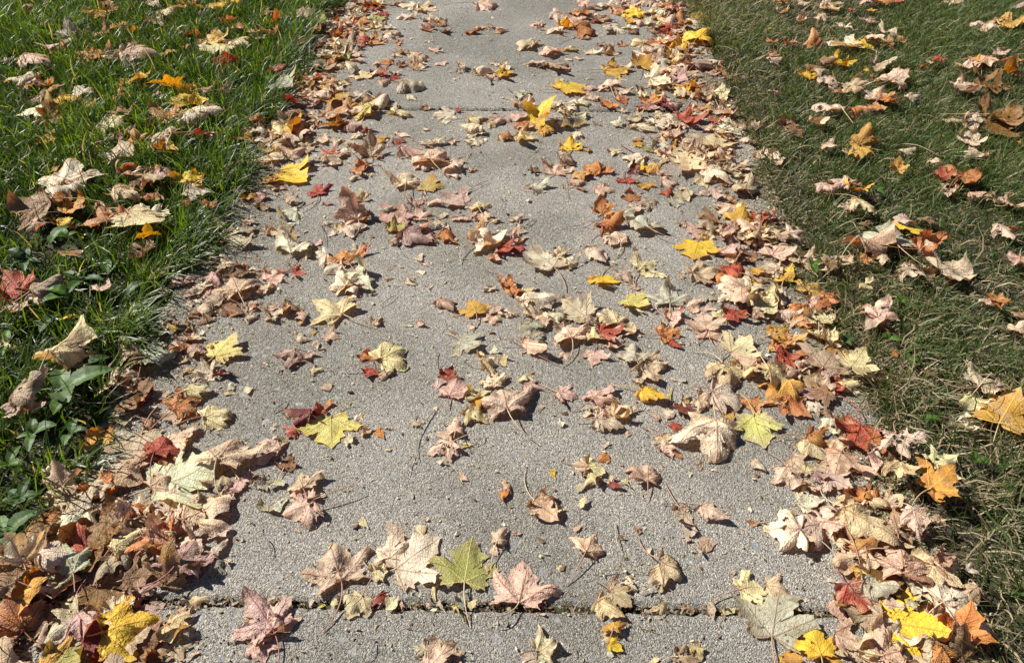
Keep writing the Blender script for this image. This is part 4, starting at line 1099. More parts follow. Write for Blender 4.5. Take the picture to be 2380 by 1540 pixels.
R|-0.182|0.723|0.041|-24|m|D|0||0
R|0.421|0.631|0.039|16|g|D|0||0
R|0.486|0.610|0.038|-50|m|F|0||0
R|-1.565|2.344|0.078|-40|b|C|-1||0
R|-0.743|3.300|0.101|90|c|C|0||0
R|-0.490|3.207|0.099|120|c|D|0||0
R|-0.690|2.885|0.091|-49|c|D|0||0
R|-0.384|2.692|0.086|9|k|R|0||0
R|-0.529|2.213|0.075|-3|m|R|0||0
R|-0.157|2.128|0.073|-132|c|D|0||0
R|0.342|3.354|0.102|115|c|D|0||0
R|0.131|3.193|0.098|-114|k|D|0||0
R|0.205|3.166|0.097|5|k|R|0||0
R|0.438|2.928|0.092|118|p|D|0||0
R|0.326|2.424|0.080|41|r|C|0||0
R|-0.022|2.292|0.076|120|m|F|0||0
R|1.120|2.700|0.086|7|y|R|1||0
R|1.257|2.674|0.085|19|t|R|1||0
R|1.050|2.300|0.076|-4|o|R|1||0
R|1.316|2.243|0.075|-84|k|C|1||0
R|-1.080|1.317|0.054|-69|k|D|-1||0
R|-1.101|1.277|0.053|-82|k|C|-1||0
R|-0.957|1.361|0.055|76|k|C|-1||0
R|-0.768|1.843|0.066|86|w|C|0||0
R|-0.286|1.969|0.069|-91|k|D|0||0
R|-0.449|1.478|0.058|-148|c|D|0||0
R|-0.295|1.779|0.065|139|m|R|0||0
R|-0.050|1.565|0.059|-33|r|C|0||0
R|0.147|1.890|0.067|8|k|R|0||0
R|0.365|1.962|0.069|-120|a|D|0||0
R|0.402|1.896|0.067|-2|k|D|0||0
R|0.550|1.539|0.059|-93|b|C|0||0
R|0.378|1.355|0.054|38|k|K|0||0
R|0.186|1.277|0.053|52|b|C|0||0
R|0.756|1.280|0.052|-130|k|R|1||0
R|-0.929|0.987|0.046|14|k|R|-1||0
R|-0.473|1.152|0.050|136|m|D|0||0
R|0.324|1.051|0.047|-17|p|K|0||0
R|0.129|0.862|0.043|-144|p|D|0||0
R|0.599|1.086|0.048|-22|k|C|0||0
R|0.658|0.934|0.044|-12|c|D|0||0
R|-0.611|0.752|0.041|73|o|U|0||0
R|-0.564|0.679|0.039|-117|r|R|0||0
R|-0.520|0.670|0.039|-56|r|C|0||0
R|-0.493|0.709|0.039|74|g|R|0||0
R|-0.601|0.606|0.037|121|m|D|0||0
R|-0.690|0.621|0.037|-52|t|C|0||0
R|-0.534|0.520|0.035|113|b|C|0||0
R|-0.502|0.533|0.035|-49|t|C|0||0
R|-0.776|0.657|0.038|-128|b|C|0||0
R|-0.436|0.791|0.041|-162|g|K|0||0
R|0.177|0.656|0.038|27|c|R|0||0
R|0.679|0.694|0.038|24|t|R|1||0
R|0.396|0.537|0.035|-4|y|R|0||0
R|0.604|0.683|0.038|-153|t|C|0||0
R|-1.732|2.759|0.084|-164|k|R|-1||0
R|-1.062|2.826|0.085|-30|p|D|-1||0
R|-0.609|2.751|0.084|50|k|D|0||0
R|-0.390|2.745|0.084|-103|k|D|0||0
R|-0.273|2.129|0.070|68|k|K|0||0
R|0.244|2.850|0.085|87|c|F|0||0
R|0.219|2.443|0.076|-92|k|D|0||0
R|0.411|2.418|0.076|60|o|C|0||0
R|1.248|3.303|0.095|-23|k|C|1||0
R|-0.683|1.847|0.063|114|k|D|0||0
R|1.033|1.352|0.051|-87|k|C|1||0
R|-0.690|1.178|0.048|-52|m|R|0||0
R|0.019|1.091|0.046|-19|m|R|0||0
R|-1.543|3.255|0.091|45|c|D|-1||0
R|-0.879|3.110|0.087|-58|t|R|-1||0
R|-0.720|3.192|0.089|127|k|D|0||0
R|-0.394|3.180|0.089|95|k|C|0||0
R|-0.406|2.813|0.081|-94|k|C|0||0
R|-0.742|2.776|0.080|84|w|C|0||0
R|-0.666|2.691|0.078|-59|p|D|0||0
R|-0.516|2.632|0.077|76|r|C|0||0
R|-0.688|2.513|0.075|-52|a|D|0||0
R|-0.566|2.410|0.072|9|c|R|0||0
R|-0.445|2.131|0.066|-37|a|D|0||0
R|-0.621|2.132|0.067|-63|k|C|0||0
R|-0.200|1.998|0.063|-75|k|C|0||0
R|-0.476|1.962|0.063|-34|o|C|0||0
R|-0.111|2.596|0.076|-135|k|D|0||0
R|0.275|3.311|0.092|-2|k|R|0||0
R|0.565|3.341|0.092|-118|k|C|0||0
R|0.160|3.128|0.088|3|y|C|0||0
R|0.404|3.089|0.087|92|c|D|0||0
R|0.568|3.112|0.088|72|k|U|0||0
R|0.492|2.930|0.083|33|r|D|0||0
R|0.570|2.702|0.079|71|b|U|0||0
R|0.273|2.391|0.072|-148|o|C|0||0
R|0.325|2.495|0.074|-11|k|R|0||0
R|0.588|2.441|0.073|59|k|U|0||0
R|0.596|2.430|0.072|44|b|C|0||0
R|0.129|2.334|0.071|11|c|R|0||0
R|0.299|2.253|0.069|78|c|U|0||0
R|0.432|2.322|0.070|-116|c|C|0||0
R|0.559|2.335|0.070|-59|k|D|0||0
R|0.598|2.081|0.065|88|c|D|0||0
R|0.582|1.984|0.063|-84|k|D|0||0
R|0.271|2.073|0.065|-103|k|C|0||0
R|1.481|3.341|0.091|50|o|D|1||0
R|1.788|3.354|0.092|84|k|D|1||0
R|1.021|2.543|0.074|-69|k|D|1||0
R|1.027|2.453|0.072|-101|k|C|1||0
R|1.756|2.751|0.079|65|o|C|1||0
R|1.369|2.217|0.067|65|k|R|1||0
R|0.973|2.038|0.064|-110|a|D|1||0
R|-0.984|1.745|0.058|-72|o|C|-1||0
R|-0.649|1.466|0.052|106|k|D|0||0
R|-0.640|1.369|0.050|-99|k|C|0||0
R|-0.698|1.756|0.058|-34|b|R|0||0
R|-0.520|1.332|0.049|-6|b|R|0||0
R|-0.263|1.652|0.056|-76|k|U|0||0
R|-0.329|1.653|0.056|8|v|R|0||0
R|-0.113|1.703|0.057|-67|k|R|0||0
R|-0.191|1.616|0.055|-41|o|R|0||0
R|-0.066|1.332|0.049|-107|k|C|0||0
R|0.388|1.950|0.062|-11|k|R|0||0
R|0.579|1.967|0.062|65|k|D|0||0
R|0.493|1.673|0.056|-79|m|F|0||0
R|0.499|1.535|0.053|61|t|R|0||0
R|0.468|1.452|0.051|-114|o|R|0||0
R|0.526|1.371|0.050|-115|k|R|0||0
R|0.440|1.316|0.049|62|p|D|0||0
R|0.238|1.461|0.052|-64|k|D|0||0
R|0.009|1.398|0.050|32|p|R|0||0
R|0.088|1.272|0.048|168|k|C|0||0
R|0.673|1.617|0.055|24|c|C|1||0
R|0.597|1.488|0.052|86|a|C|0||0
R|1.160|1.881|0.060|-120|k|C|1||0
R|1.228|1.775|0.058|-127|t|K|1||0
R|1.017|1.669|0.056|41|b|R|1||0
R|-0.955|0.976|0.041|-171|t|D|-1||0
R|-0.638|0.889|0.040|-5|o|R|0||0
R|-0.151|1.119|0.045|71|r|C|0||0
R|-0.080|1.039|0.043|-105|a|D|0||0
R|0.153|1.249|0.047|82|p|R|0||0
R|0.194|1.225|0.047|-34|k|C|0||0
R|0.244|1.110|0.044|96|t|K|0||0
R|0.472|1.150|0.045|5|k|R|0||0
R|0.596|1.142|0.045|-143|t|C|0||0
R|1.053|1.251|0.047|44|k|R|1||0
R|-0.671|0.720|0.036|-9|t|C|0||0
R|-0.695|0.603|0.034|69|p|C|0||0
R|-0.523|0.590|0.033|-35|t|C|0||0
R|-0.725|0.526|0.032|-67|c|K|0||0
R|-0.713|0.634|0.034|131|o|C|0||0
R|-0.421|0.799|0.038|95|g|K|0||0
R|0.310|0.732|0.036|55|t|F|0||0
R|0.456|0.537|0.032|44|y|D|0||0
R|-1.700|2.816|0.077|-66|p|D|-1||0
R|-1.453|2.392|0.068|137|c|F|-1||0
R|-1.464|2.169|0.064|-52|b|C|-1||0
R|-1.257|2.221|0.065|122|b|C|-1||0
R|-1.205|2.085|0.062|-29|b|C|-1||0
R|-0.324|3.037|0.082|-71|b|C|0||0
R|-0.684|2.995|0.081|-54|p|C|0||0
R|-0.761|2.660|0.074|169|r|D|0||0
R|-0.382|2.180|0.064|46|k|C|0||0
R|-0.745|2.109|0.063|-110|k|C|0||0
R|-0.674|2.058|0.062|-44|a|D|0||0
R|0.506|3.267|0.086|74|k|D|0||0
R|0.034|3.120|0.083|-178|k|D|0||0
R|0.114|3.049|0.082|-144|c|D|0||0
R|0.457|3.140|0.083|-101|k|D|0||0
R|0.171|2.871|0.078|78|p|D|0||0
R|0.463|2.541|0.071|94|a|C|0||0
R|0.088|2.390|0.068|7|c|R|0||0
R|0.898|2.231|0.064|-3|k|R|1||0
R|0.805|2.184|0.063|39|b|C|1||0
R|-1.207|1.703|0.055|-59|t|U|-1||0
R|-0.556|1.984|0.060|-80|k|D|0||0
R|0.336|1.876|0.058|-90|a|C|0||0
R|0.333|1.310|0.046|-91|k|R|0||0
R|0.072|1.302|0.046|-86|c|D|0||0
R|-0.605|1.109|0.042|-77|w|U|0||0
R|-0.759|0.986|0.040|-59|g|C|0||0
R|-0.437|0.962|0.039|-133|r|D|0||0
R|-0.325|1.175|0.044|105|o|C|0||0
R|0.225|1.261|0.045|-87|p|C|0||0
R|0.110|0.891|0.038|168|k|C|0||0
R|0.655|1.103|0.042|14|p|R|0||0
R|-0.499|0.610|0.032|31|p|R|0||0
R|-0.146|0.545|0.031|164|c|K|0||0
R|-0.099|0.539|0.030|89|t|C|0||0
R|0.134|0.567|0.031|-118|p|C|0||0
R|-1.608|2.447|0.066|60|o|C|-1||0
R|-1.613|2.415|0.065|120|k|K|-1||0
R|-0.835|2.069|0.058|-51|o|R|-1||0
R|-1.139|2.051|0.058|111|a|U|-1||0
R|-0.598|3.094|0.078|-7|c|R|0||0
R|-0.395|3.062|0.078|158|k|R|0||0
R|-0.629|2.537|0.068|-93|p|K|0||0
R|-0.725|2.583|0.069|11|a|C|0||0
R|-0.559|2.231|0.062|81|k|D|0||0
R|-0.573|2.122|0.060|-74|k|D|0||0
R|-0.758|1.996|0.057|143|k|C|0||0
R|-0.297|2.106|0.059|78|k|D|0||0
R|-0.059|2.152|0.060|-11|p|R|0||0
R|0.298|3.244|0.081|92|c|K|0||0
R|0.380|3.265|0.081|-93|o|D|0||0
R|0.550|3.225|0.081|-106|k|C|0||0
R|0.564|2.870|0.074|91|y|U|0||0
R|0.593|2.865|0.074|-89|a|C|0||0
R|0.496|2.786|0.073|87|k|U|0||0
R|0.381|2.369|0.064|-57|r|K|0||0
R|0.566|2.468|0.066|-103|t|D|0||0
R|0.580|2.251|0.062|-65|g|F|0||0
R|0.499|2.236|0.061|-99|k|D|0||0
R|1.250|2.859|0.073|-147|y|F|1||0
R|0.967|2.576|0.068|83|y|C|1||0
R|-1.022|1.641|0.050|98|o|U|-1||0
R|-0.912|1.546|0.048|-67|y|U|-1||0
R|-0.993|1.803|0.053|-6|p|R|-1||0
R|-0.743|1.605|0.050|-28|c|K|0||0
R|-0.732|1.305|0.044|99|b|C|0||0
R|-0.437|1.794|0.054|104|p|U|0||0
R|-0.424|1.687|0.051|105|o|C|0||0
R|-0.245|1.776|0.053|-25|k|R|0||0
R|0.558|1.813|0.053|10|t|R|0||0
R|0.461|1.624|0.050|10|p|R|0||0
R|0.530|1.626|0.050|-149|k|D|0||0
R|0.422|1.393|0.045|-37|g|F|0||0
R|0.154|1.300|0.043|6|k|R|0||0
R|0.817|1.843|0.053|-71|k|D|1||0
R|0.960|1.663|0.050|-82|m|R|1||0
R|0.723|1.487|0.047|20|b|D|1||0
R|1.197|1.624|0.049|-74|k|R|1||0
R|-0.724|1.223|0.042|33|k|R|0||0
R|-0.394|1.011|0.038|107|r|U|0||0
R|-0.448|1.173|0.041|-77|m|C|0||0
R|-0.414|1.235|0.042|-11|k|C|0||0
R|0.024|1.234|0.042|53|g|D|0||0
R|0.040|1.196|0.041|2|k|R|0||0
R|0.282|1.170|0.041|-43|t|D|0||0
R|0.571|1.043|0.038|-158|c|D|0||0
R|0.654|0.898|0.036|78|v|C|0||0
R|-0.711|0.550|0.029|83|k|R|0||0
R|-0.682|0.552|0.029|78|o|C|0||0
R|-0.597|0.540|0.029|-44|o|C|0||0
R|0.264|0.548|0.029|-73|p|R|0||0
R|-1.735|3.249|0.077|-144|o|C|-1||0
R|-1.414|3.196|0.076|91|a|C|-1||0
R|-1.579|2.697|0.067|-41|a|C|-1||0
R|-0.931|2.093|0.055|34|p|D|-1||0
R|-1.413|2.061|0.055|-24|a|C|-1||0
R|-0.978|2.928|0.071|-120|k|U|-1||0
R|-0.811|3.054|0.073|-53|v|R|-1||0
R|-0.724|3.119|0.075|-67|k|D|0||0
R|-0.596|3.169|0.075|-45|v|R|0||0
R|-0.349|3.122|0.075|76|b|C|0||0
R|-0.341|2.852|0.070|55|k|D|0||0
R|-0.673|2.569|0.064|-112|k|D|0||0
R|-0.683|2.296|0.060|89|k|C|0||0
R|-0.579|2.236|0.059|-74|b|U|0||0
R|-0.521|2.110|0.056|-145|c|D|0||0
R|0.381|3.328|0.078|89|c|C|0||0
R|0.212|2.512|0.063|6|k|R|0||0
R|-0.034|2.394|0.061|-124|k|K|0||0
R|0.442|2.465|0.062|-10|p|R|0||0
R|0.453|2.250|0.058|95|c|D|0||0
R|0.600|2.288|0.059|17|r|C|0||0
R|1.386|3.003|0.072|32|k|C|1||0
R|1.289|2.883|0.069|-140|k|D|1||0
R|0.898|2.770|0.067|-8|k|R|1||0
R|0.881|2.700|0.066|30|k|R|1||0
R|1.062|2.684|0.066|-2|b|R|1||0
R|1.005|2.644|0.065|-10|b|R|1||0
R|1.161|2.383|0.060|43|o|C|1||0
R|1.113|2.334|0.059|-154|o|C|1||0
R|0.885|2.069|0.055|-36|k|C|1||0
R|1.104|2.034|0.054|36|k|R|1||0
R|-0.702|1.287|0.041|-86|b|K|0||0
R|-0.641|1.633|0.047|-4|k|R|0||0
R|-0.598|1.398|0.043|152|c|K|0||0
R|-0.078|1.400|0.043|-84|c|K|0||0
R|-0.069|1.296|0.041|-90|k|D|0||0
R|0.291|1.758|0.049|114|k|C|0||0
R|0.415|1.682|0.048|-81|k|K|0||0
R|0.428|1.443|0.044|-93|k|C|0||0
R|0.529|1.315|0.041|-137|g|D|0||0
R|-0.013|1.606|0.047|28|k|R|0||0
R|0.048|1.287|0.041|-74|k|D|0||0
R|0.645|1.618|0.047|10|k|R|0||0
R|1.041|1.331|0.041|-99|o|R|1||0
R|-0.703|1.224|0.040|2|k|R|0||0
R|-0.745|0.945|0.035|98|g|C|0||0
R|-0.146|0.956|0.035|174|k|R|0||0
R|0.266|0.927|0.034|-67|k|R|0||0
R|0.585|1.236|0.040|-80|a|C|0||0
R|0.553|1.072|0.037|-64|t|D|0||0
R|-0.089|0.622|0.029|63|g|R|0||0
R|0.140|0.554|0.027|-29|y|R|0||0
R|0.280|0.754|0.031|-17|g|F|0||0
R|0.534|0.810|0.032|53|b|K|0||0
R|0.638|0.788|0.032|79|p|C|0||0
R|0.496|0.549|0.027|68|t|K|0||0
R|0.630|0.542|0.027|-117|k|U|0||0
R|-1.610|2.908|0.066|84|o|D|-1||0
R|-1.447|3.031|0.069|-38|k|R|-1||0
R|-1.537|2.380|0.057|-54|a|D|-1||0
R|-0.653|3.337|0.074|163|r|C|0||0
R|-0.555|3.357|0.074|129|k|D|0||0
R|-0.556|3.073|0.069|-8|g|R|0||0
R|-0.468|2.826|0.065|-148|b|C|0||0
R|-0.864|2.594|0.061|-49|r|C|-1||0
R|-0.574|2.362|0.058|99|a|U|0||0
R|-0.516|2.159|0.054|-137|c|D|0||0
R|-0.220|2.126|0.053|-54|k|K|0||0
R|-0.099|2.240|0.055|-54|p|D|0||0
R|-0.059|2.161|0.053|97|o|D|0||0
R|-0.217|3.042|0.069|-36|o|C|0||0
R|-0.181|3.084|0.069|-101|k|C|0||0
R|0.237|3.367|0.074|11|k|C|0||0
R|0.454|3.371|0.074|4|k|C|0||0
R|0.510|3.376|0.074|-140|k|D|0||0
R|0.547|2.940|0.067|29|k|K|0||0
R|0.578|2.638|0.061|-6|t|R|0||0
R|0.180|2.313|0.056|8|g|R|0||0
R|1.550|2.682|0.062|51|k|C|1||0
R|-1.092|1.667|0.045|122|b|U|-1||0
R|-0.615|1.331|0.039|-22|k|C|0||0
R|-0.414|1.564|0.043|122|k|K|0||0
R|-0.394|1.399|0.040|-61|c|R|0||0
R|0.231|1.954|0.050|72|o|C|0||0
R|0.386|1.840|0.048|-91|r|D|0||0
R|-0.015|1.559|0.043|-100|r|D|0||0
R|-0.016|1.398|0.040|130|o|R|0||0
R|0.640|1.520|0.042|64|m|C|0||0
R|1.134|1.889|0.048|77|r|R|1||0
R|0.815|1.505|0.042|-101|o|K|1||0
R|1.081|1.299|0.038|174|b|D|1||0
R|0.586|1.365|0.040|-102|k|R|0||0
R|-1.073|1.157|0.036|-7|p|R|-1||0
R|-0.711|1.051|0.035|-75|k|C|0||0
R|-0.607|0.893|0.032|-111|t|K|0||0
R|-0.432|0.837|0.031|-160|g|K|0||0
R|1.072|1.285|0.038|53|b|D|1||0
R|-0.699|0.673|0.028|131|k|K|0||0
R|-0.565|0.788|0.030|82|p|C|0||0
R|0.149|0.656|0.028|-49|t|K|0||0
R|0.321|0.613|0.027|26|p|R|0||0
R|0.417|0.588|0.026|22|a|C|0||0
R|0.476|0.550|0.026|-123|t|C|0||0
R|-2.049|3.213|0.067|116|a|C|-1||0
R|-1.109|2.973|0.063|-56|o|R|-1||0
R|-1.438|2.789|0.060|138|b|C|-1||0
R|-1.796|2.658|0.058|115|b|D|-1||0
R|-1.383|2.291|0.052|56|y|C|-1||0
R|-1.134|2.409|0.054|111|k|D|-1||0
R|-0.777|3.336|0.069|-135|v|C|0||0
R|-0.684|3.257|0.069|86|o|U|0||0
R|-0.588|3.237|0.068|-141|r|D|0||0
R|-0.640|3.061|0.065|18|c|R|0||0
R|-0.457|2.590|0.057|-63|r|C|0||0
R|-0.319|2.358|0.053|-106|k|K|0||0
R|-0.381|2.126|0.050|1|r|R|0||0
R|-0.129|3.082|0.065|9|c|R|0||0
R|-0.098|3.047|0.064|5|c|R|0||0
R|-0.108|2.720|0.059|-96|c|K|0||0
R|-0.072|2.694|0.059|-7|c|R|0||0
R|0.222|2.992|0.063|63|k|K|0||0
R|0.545|3.117|0.065|-33|r|C|0||0
R|0.530|2.816|0.061|11|y|R|0||0
R|0.537|2.753|0.060|109|y|C|0||0
R|0.503|2.535|0.056|-120|v|C|0||0
R|0.398|2.525|0.056|-80|b|C|0||0
R|0.523|2.466|0.055|-81|a|C|0||0
R|0.089|2.275|0.052|133|p|D|0||0
R|0.160|2.172|0.050|-101|c|D|0||0
R|0.178|2.076|0.049|133|a|D|0||0
R|0.369|2.084|0.049|67|v|C|0||0
R|1.140|3.333|0.068|-125|k|D|1||0
R|1.035|3.218|0.067|43|k|R|1||0
R|1.410|3.329|0.068|64|k|R|1||0
R|1.062|2.878|0.062|93|o|U|1||0
R|-0.822|1.700|0.043|-74|k|U|-1||0
R|-0.887|1.811|0.044|-58|a|C|-1||0
R|-1.230|1.689|0.043|128|b|C|-1||0
R|-0.633|1.978|0.047|126|g|D|0||0
R|-0.151|1.959|0.047|-67|c|K|0||0
R|-0.713|1.790|0.044|131|b|C|0||0
R|-0.235|1.612|0.041|-48|m|R|0||0
R|-0.219|1.673|0.042|-111|c|D|0||0
R|0.029|1.962|0.047|-22|b|K|0||0
R|0.304|1.958|0.047|82|w|U|0||0
R|0.559|1.894|0.046|-136|b|C|0||0
R|0.596|1.837|0.045|50|t|C|0||0
R|0.222|1.721|0.043|-1|k|R|0||0
R|0.594|1.674|0.042|60|b|U|0||0
R|0.260|1.419|0.038|82|k|C|0||0
R|0.163|1.456|0.039|102|o|D|0||0
R|-0.011|1.651|0.042|-5|k|D|0||0
R|0.846|1.745|0.043|161|k|D|1||0
R|1.140|1.821|0.044|-114|k|R|1||0
R|1.192|1.794|0.044|-4|t|R|1||0
R|0.933|1.443|0.038|-106|b|U|1||0
R|0.768|1.502|0.039|-84|t|R|1||0
R|0.622|1.362|0.037|109|m|C|0||0
R|-0.712|1.155|0.034|111|k|C|0||0
R|-0.472|1.228|0.035|-1|c|R|0||0
R|-0.028|0.843|0.029|27|k|D|0||0
R|0.586|1.022|0.032|-98|b|K|0||0
R|-0.474|0.681|0.026|55|c|R|0||0
R|-0.481|0.526|0.024|-45|k|D|0||0
R|-0.759|0.536|0.024|-58|r|K|0||0
R|-0.218|0.625|0.025|-42|r|C|0||0
R|0.016|0.532|0.024|20|k|R|0||0
R|0.457|0.785|0.028|37|y|K|0||0
R|0.705|0.674|0.026|-19|c|R|1||0
R|-1.165|3.045|0.061|-63|o|U|-1||0
R|-1.057|2.415|0.051|48|t|D|-1||0
R|-1.002|2.275|0.049|106|b|U|-1||0
R|-0.790|1.990|0.044|80|k|K|0||0
R|-0.537|2.717|0.055|-25|c|D|0||0
R|-0.445|2.707|0.055|-13|k|R|0||0
R|-0.381|2.434|0.051|-43|c|R|0||0
R|-0.642|2.061|0.045|-75|k|D|0||0
R|0.316|3.187|0.062|-50|b|C|0||0
R|0.603|3.283|0.063|-46|c|F|0||0
R|0.487|2.763|0.056|-51|r|C|0||0
R|0.344|2.153|0.047|-43|o|C|0||0
R|0.919|2.908|0.058|97|o|C|1||0
R|1.009|2.591|0.053|-1|k|R|1||0
R|1.086|2.444|0.050|-110|t|D|1||0
R|1.263|2.413|0.050|5|k|R|1||0
R|0.936|2.020|0.044|10|p|R|1||0
R|-0.715|1.673|0.040|2|k|R|0||0
R|-0.299|1.639|0.039|149|b|K|0||0
R|-0.076|1.696|0.040|-80|p|D|0||0
R|0.263|1.336|0.034|13|p|K|0||0
R|-0.805|1.139|0.031|-87|k|C|-1||0
R|-0.424|1.125|0.031|26|p|R|0||0
R|-0.280|1.118|0.031|18|k|R|0||0
R|-0.044|1.168|0.032|-63|p|C|0||0
R|0.293|0.990|0.029|-109|r|D|0||0
R|0.428|0.900|0.028|-53|c|R|0||0
R|0.165|0.849|0.027|-23|r|R|0||0
R|-0.168|0.745|0.026|-45|p|R|0||0
R|-0.268|0.764|0.026|0|p|F|0||0
R|-0.110|0.554|0.023|96|b|U|0||0
R|-0.030|0.822|0.027|88|o|F|0||0
R|0.295|0.613|0.023|-8|k|R|0||0
R|-1.592|2.976|0.055|114|a|C|-1||0
R|-1.501|2.961|0.055|-58|y|C|-1||0
R|-1.199|3.268|0.059|-59|y|D|-1||0
R|-1.288|2.902|0.054|-70|b|U|-1||0
R|-1.307|2.344|0.046|97|o|R|-1||0
R|-1.001|2.880|0.053|119|k|C|-1||0
R|-0.760|3.145|0.057|15|o|R|0||0
R|-0.540|2.935|0.054|64|k|K|0||0
R|-0.634|2.847|0.053|-80|b|C|0||0
R|-0.480|2.795|0.052|-40|c|D|0||0
R|-0.457|2.625|0.050|99|k|U|0||0
R|-0.747|2.449|0.048|-79|o|U|0||0
R|-0.488|2.179|0.044|105|r|U|0||0
R|0.275|3.163|0.057|86|w|C|0||0
R|0.470|3.220|0.058|92|y|D|0||0
R|0.489|3.017|0.056|88|k|U|0||0
R|0.363|2.914|0.054|84|o|C|0||0
R|0.386|2.475|0.048|86|p|R|0||0
R|0.390|2.148|0.043|47|m|C|0||0
R|0.341|2.118|0.043|-65|y|F|0||0
R|1.251|3.248|0.058|71|p|C|1||0
R|1.174|3.161|0.057|-38|k|D|1||0
R|1.352|3.125|0.056|50|k|C|1||0
R|0.977|2.872|0.053|-59|r|U|1||0
R|1.173|2.613|0.049|61|a|R|1||0
R|1.303|2.633|0.049|77|b|C|1||0
R|1.230|3.049|0.055|-125|c|K|1||0
R|1.712|2.787|0.052|64|k|C|1||0
R|0.813|2.456|0.047|64|k|D|1||0
R|1.461|2.088|0.042|-158|b|C|1||0
R|1.173|1.986|0.040|67|k|R|1||0
R|-1.019|1.904|0.040|65|a|C|-1||0
R|-0.602|1.294|0.031|-2|c|R|0||0
R|-0.493|1.300|0.032|-59|k|R|0||0
R|-0.281|1.749|0.038|94|o|C|0||0
R|-0.323|1.592|0.036|64|t|R|0||0
R|-0.216|1.713|0.037|-56|t|K|0||0
R|0.332|1.976|0.041|145|y|C|0||0
R|0.438|1.869|0.039|101|k|C|0||0
R|0.579|1.782|0.038|63|a|C|0||0
R|0.086|1.542|0.035|87|c|U|0||0
R|-0.017|1.702|0.037|39|c|R|0||0
R|0.628|1.582|0.035|-177|y|D|0||0
R|0.859|1.653|0.036|28|b|R|1||0
R|1.042|1.947|0.040|69|a|U|1||0
R|0.795|1.425|0.033|125|p|K|1||0
R|0.771|1.397|0.032|-39|p|R|1||0
R|0.656|1.698|0.037|-102|b|K|0||0
R|-0.678|1.053|0.028|123|c|U|0||0
R|-0.697|1.037|0.028|82|a|C|0||0
R|-0.164|1.095|0.029|-52|c|K|0||0
R|-0.293|0.965|0.027|12|k|R|0||0
R|-0.324|0.943|0.027|-14|c|C|0||0
R|0.090|1.184|0.030|-73|k|D|0||0
R|0.324|1.226|0.030|-40|r|R|0||0
R|0.214|1.030|0.028|112|p|K|0||0
R|0.401|1.025|0.027|116|r|C|0||0
R|0.323|0.898|0.026|-83|p|R|0||0
R|0.150|0.913|0.026|94|o|U|0||0
R|0.165|0.863|0.025|-76|t|D|0||0
R|0.109|0.847|0.025|122|g|K|0||0
R|0.499|1.161|0.029|58|r|C|0||0
R|0.623|0.999|0.027|71|p|R|0||0
R|0.673|0.972|0.027|51|r|C|0||0
R|0.820|1.125|0.029|70|b|C|1||0
R|-0.043|0.716|0.023|14|k|R|0||0
R|0.068|0.798|0.024|38|p|D|0||0
R|0.197|0.580|0.021|61|c|F|0||0
R|0.710|0.816|0.024|20|o|C|1||0
R|0.693|0.773|0.024|-151|k|K|1||0
R|0.607|0.700|0.023|-58|o|C|0||0
R|-1.036|2.908|0.050|-109|k|C|-1||0
R|-1.841|2.647|0.046|117|k|C|-1||0
R|-1.255|2.040|0.039|-58|o|C|-1||0
R|-1.036|3.125|0.052|-5|o|K|-1||0
R|-0.977|3.062|0.052|-67|o|U|-1||0
R|1.063|3.348|0.055|89|a|D|1||0
R|2.026|3.293|0.054|-103|m|D|1||0
R|1.947|3.126|0.052|54|a|R|1||0
R|1.390|2.673|0.046|-83|o|C|1||0
R|1.582|2.686|0.046|58|a|C|1||0
R|1.381|2.266|0.041|13|m|R|1||0
R|-1.309|1.881|0.036|97|a|C|-1||0
R|-0.946|0.957|0.025|10|c|C|-1||0
R|0.836|0.977|0.024|-2|c|R|1||0
R|-1.546|2.968|0.046|113|o|C|-1||0
R|-1.390|3.270|0.050|69|o|C|-1||0
R|-1.202|2.377|0.039|-31|k|D|-1||0
R|-0.834|2.830|0.045|78|a|C|-1||0
R|-0.818|2.197|0.037|107|o|U|-1||0
R|1.550|3.355|0.050|57|r|C|1||0
R|1.848|3.124|0.048|65|b|C|1||0
R|-0.886|1.719|0.031|91|o|R|-1||0
R|-1.034|1.327|0.027|44|k|K|-1||0
R|-0.980|1.252|0.026|-64|y|K|-1||0
R|0.900|1.863|0.033|71|r|C|1||0
R|0.856|1.509|0.029|-111|k|R|1||0
R|1.206|1.620|0.030|-118|r|K|1||0
R|0.930|1.094|0.024|31|m|C|1||0
R|-1.997|3.124|0.044|-65|w|U|-1||0
R|-0.836|2.190|0.034|-17|o|C|-1||0
R|-0.804|2.978|0.042|100|a|R|-1||0
R|1.090|3.124|0.043|14|k|R|1||0
R|1.413|2.911|0.041|69|o|U|1||0
R|1.180|2.356|0.035|-23|r|C|1||0
R|-1.247|2.782|0.038|-71|o|C|-1||0
R|-1.671|3.184|0.040|100|o|U|-1||0
R|-1.306|3.124|0.039|-95|b|K|-1||0
R|-1.193|2.789|0.036|-85|c|R|-1||0
R|1.208|3.252|0.040|76|o|C|1||0
R|1.404|3.243|0.040|-145|y|C|1||0
R|1.430|2.716|0.035|71|c|R|1||0
R|1.457|2.715|0.035|-166|r|K|1||0
R|0.931|1.421|0.023|-118|o|R|1||0
R|-1.988|3.257|0.036|105|t|R|-1||0
R|0.942|3.022|0.034|71|y|F|1||0
R|1.251|2.149|0.026|-106|y|C|1||0
R|-1.020|1.344|0.020|79|o|K|-1||0
R|0.765|1.180|0.018|68|o|U|1||0
R|-1.876|2.984|0.032|-65|y|R|-1||0
R|-1.689|2.968|0.029|-60|k|K|-1||0
R|1.325|3.243|0.031|-112|r|K|1||0
R|1.500|2.169|0.020|31|r|K|1||0"""

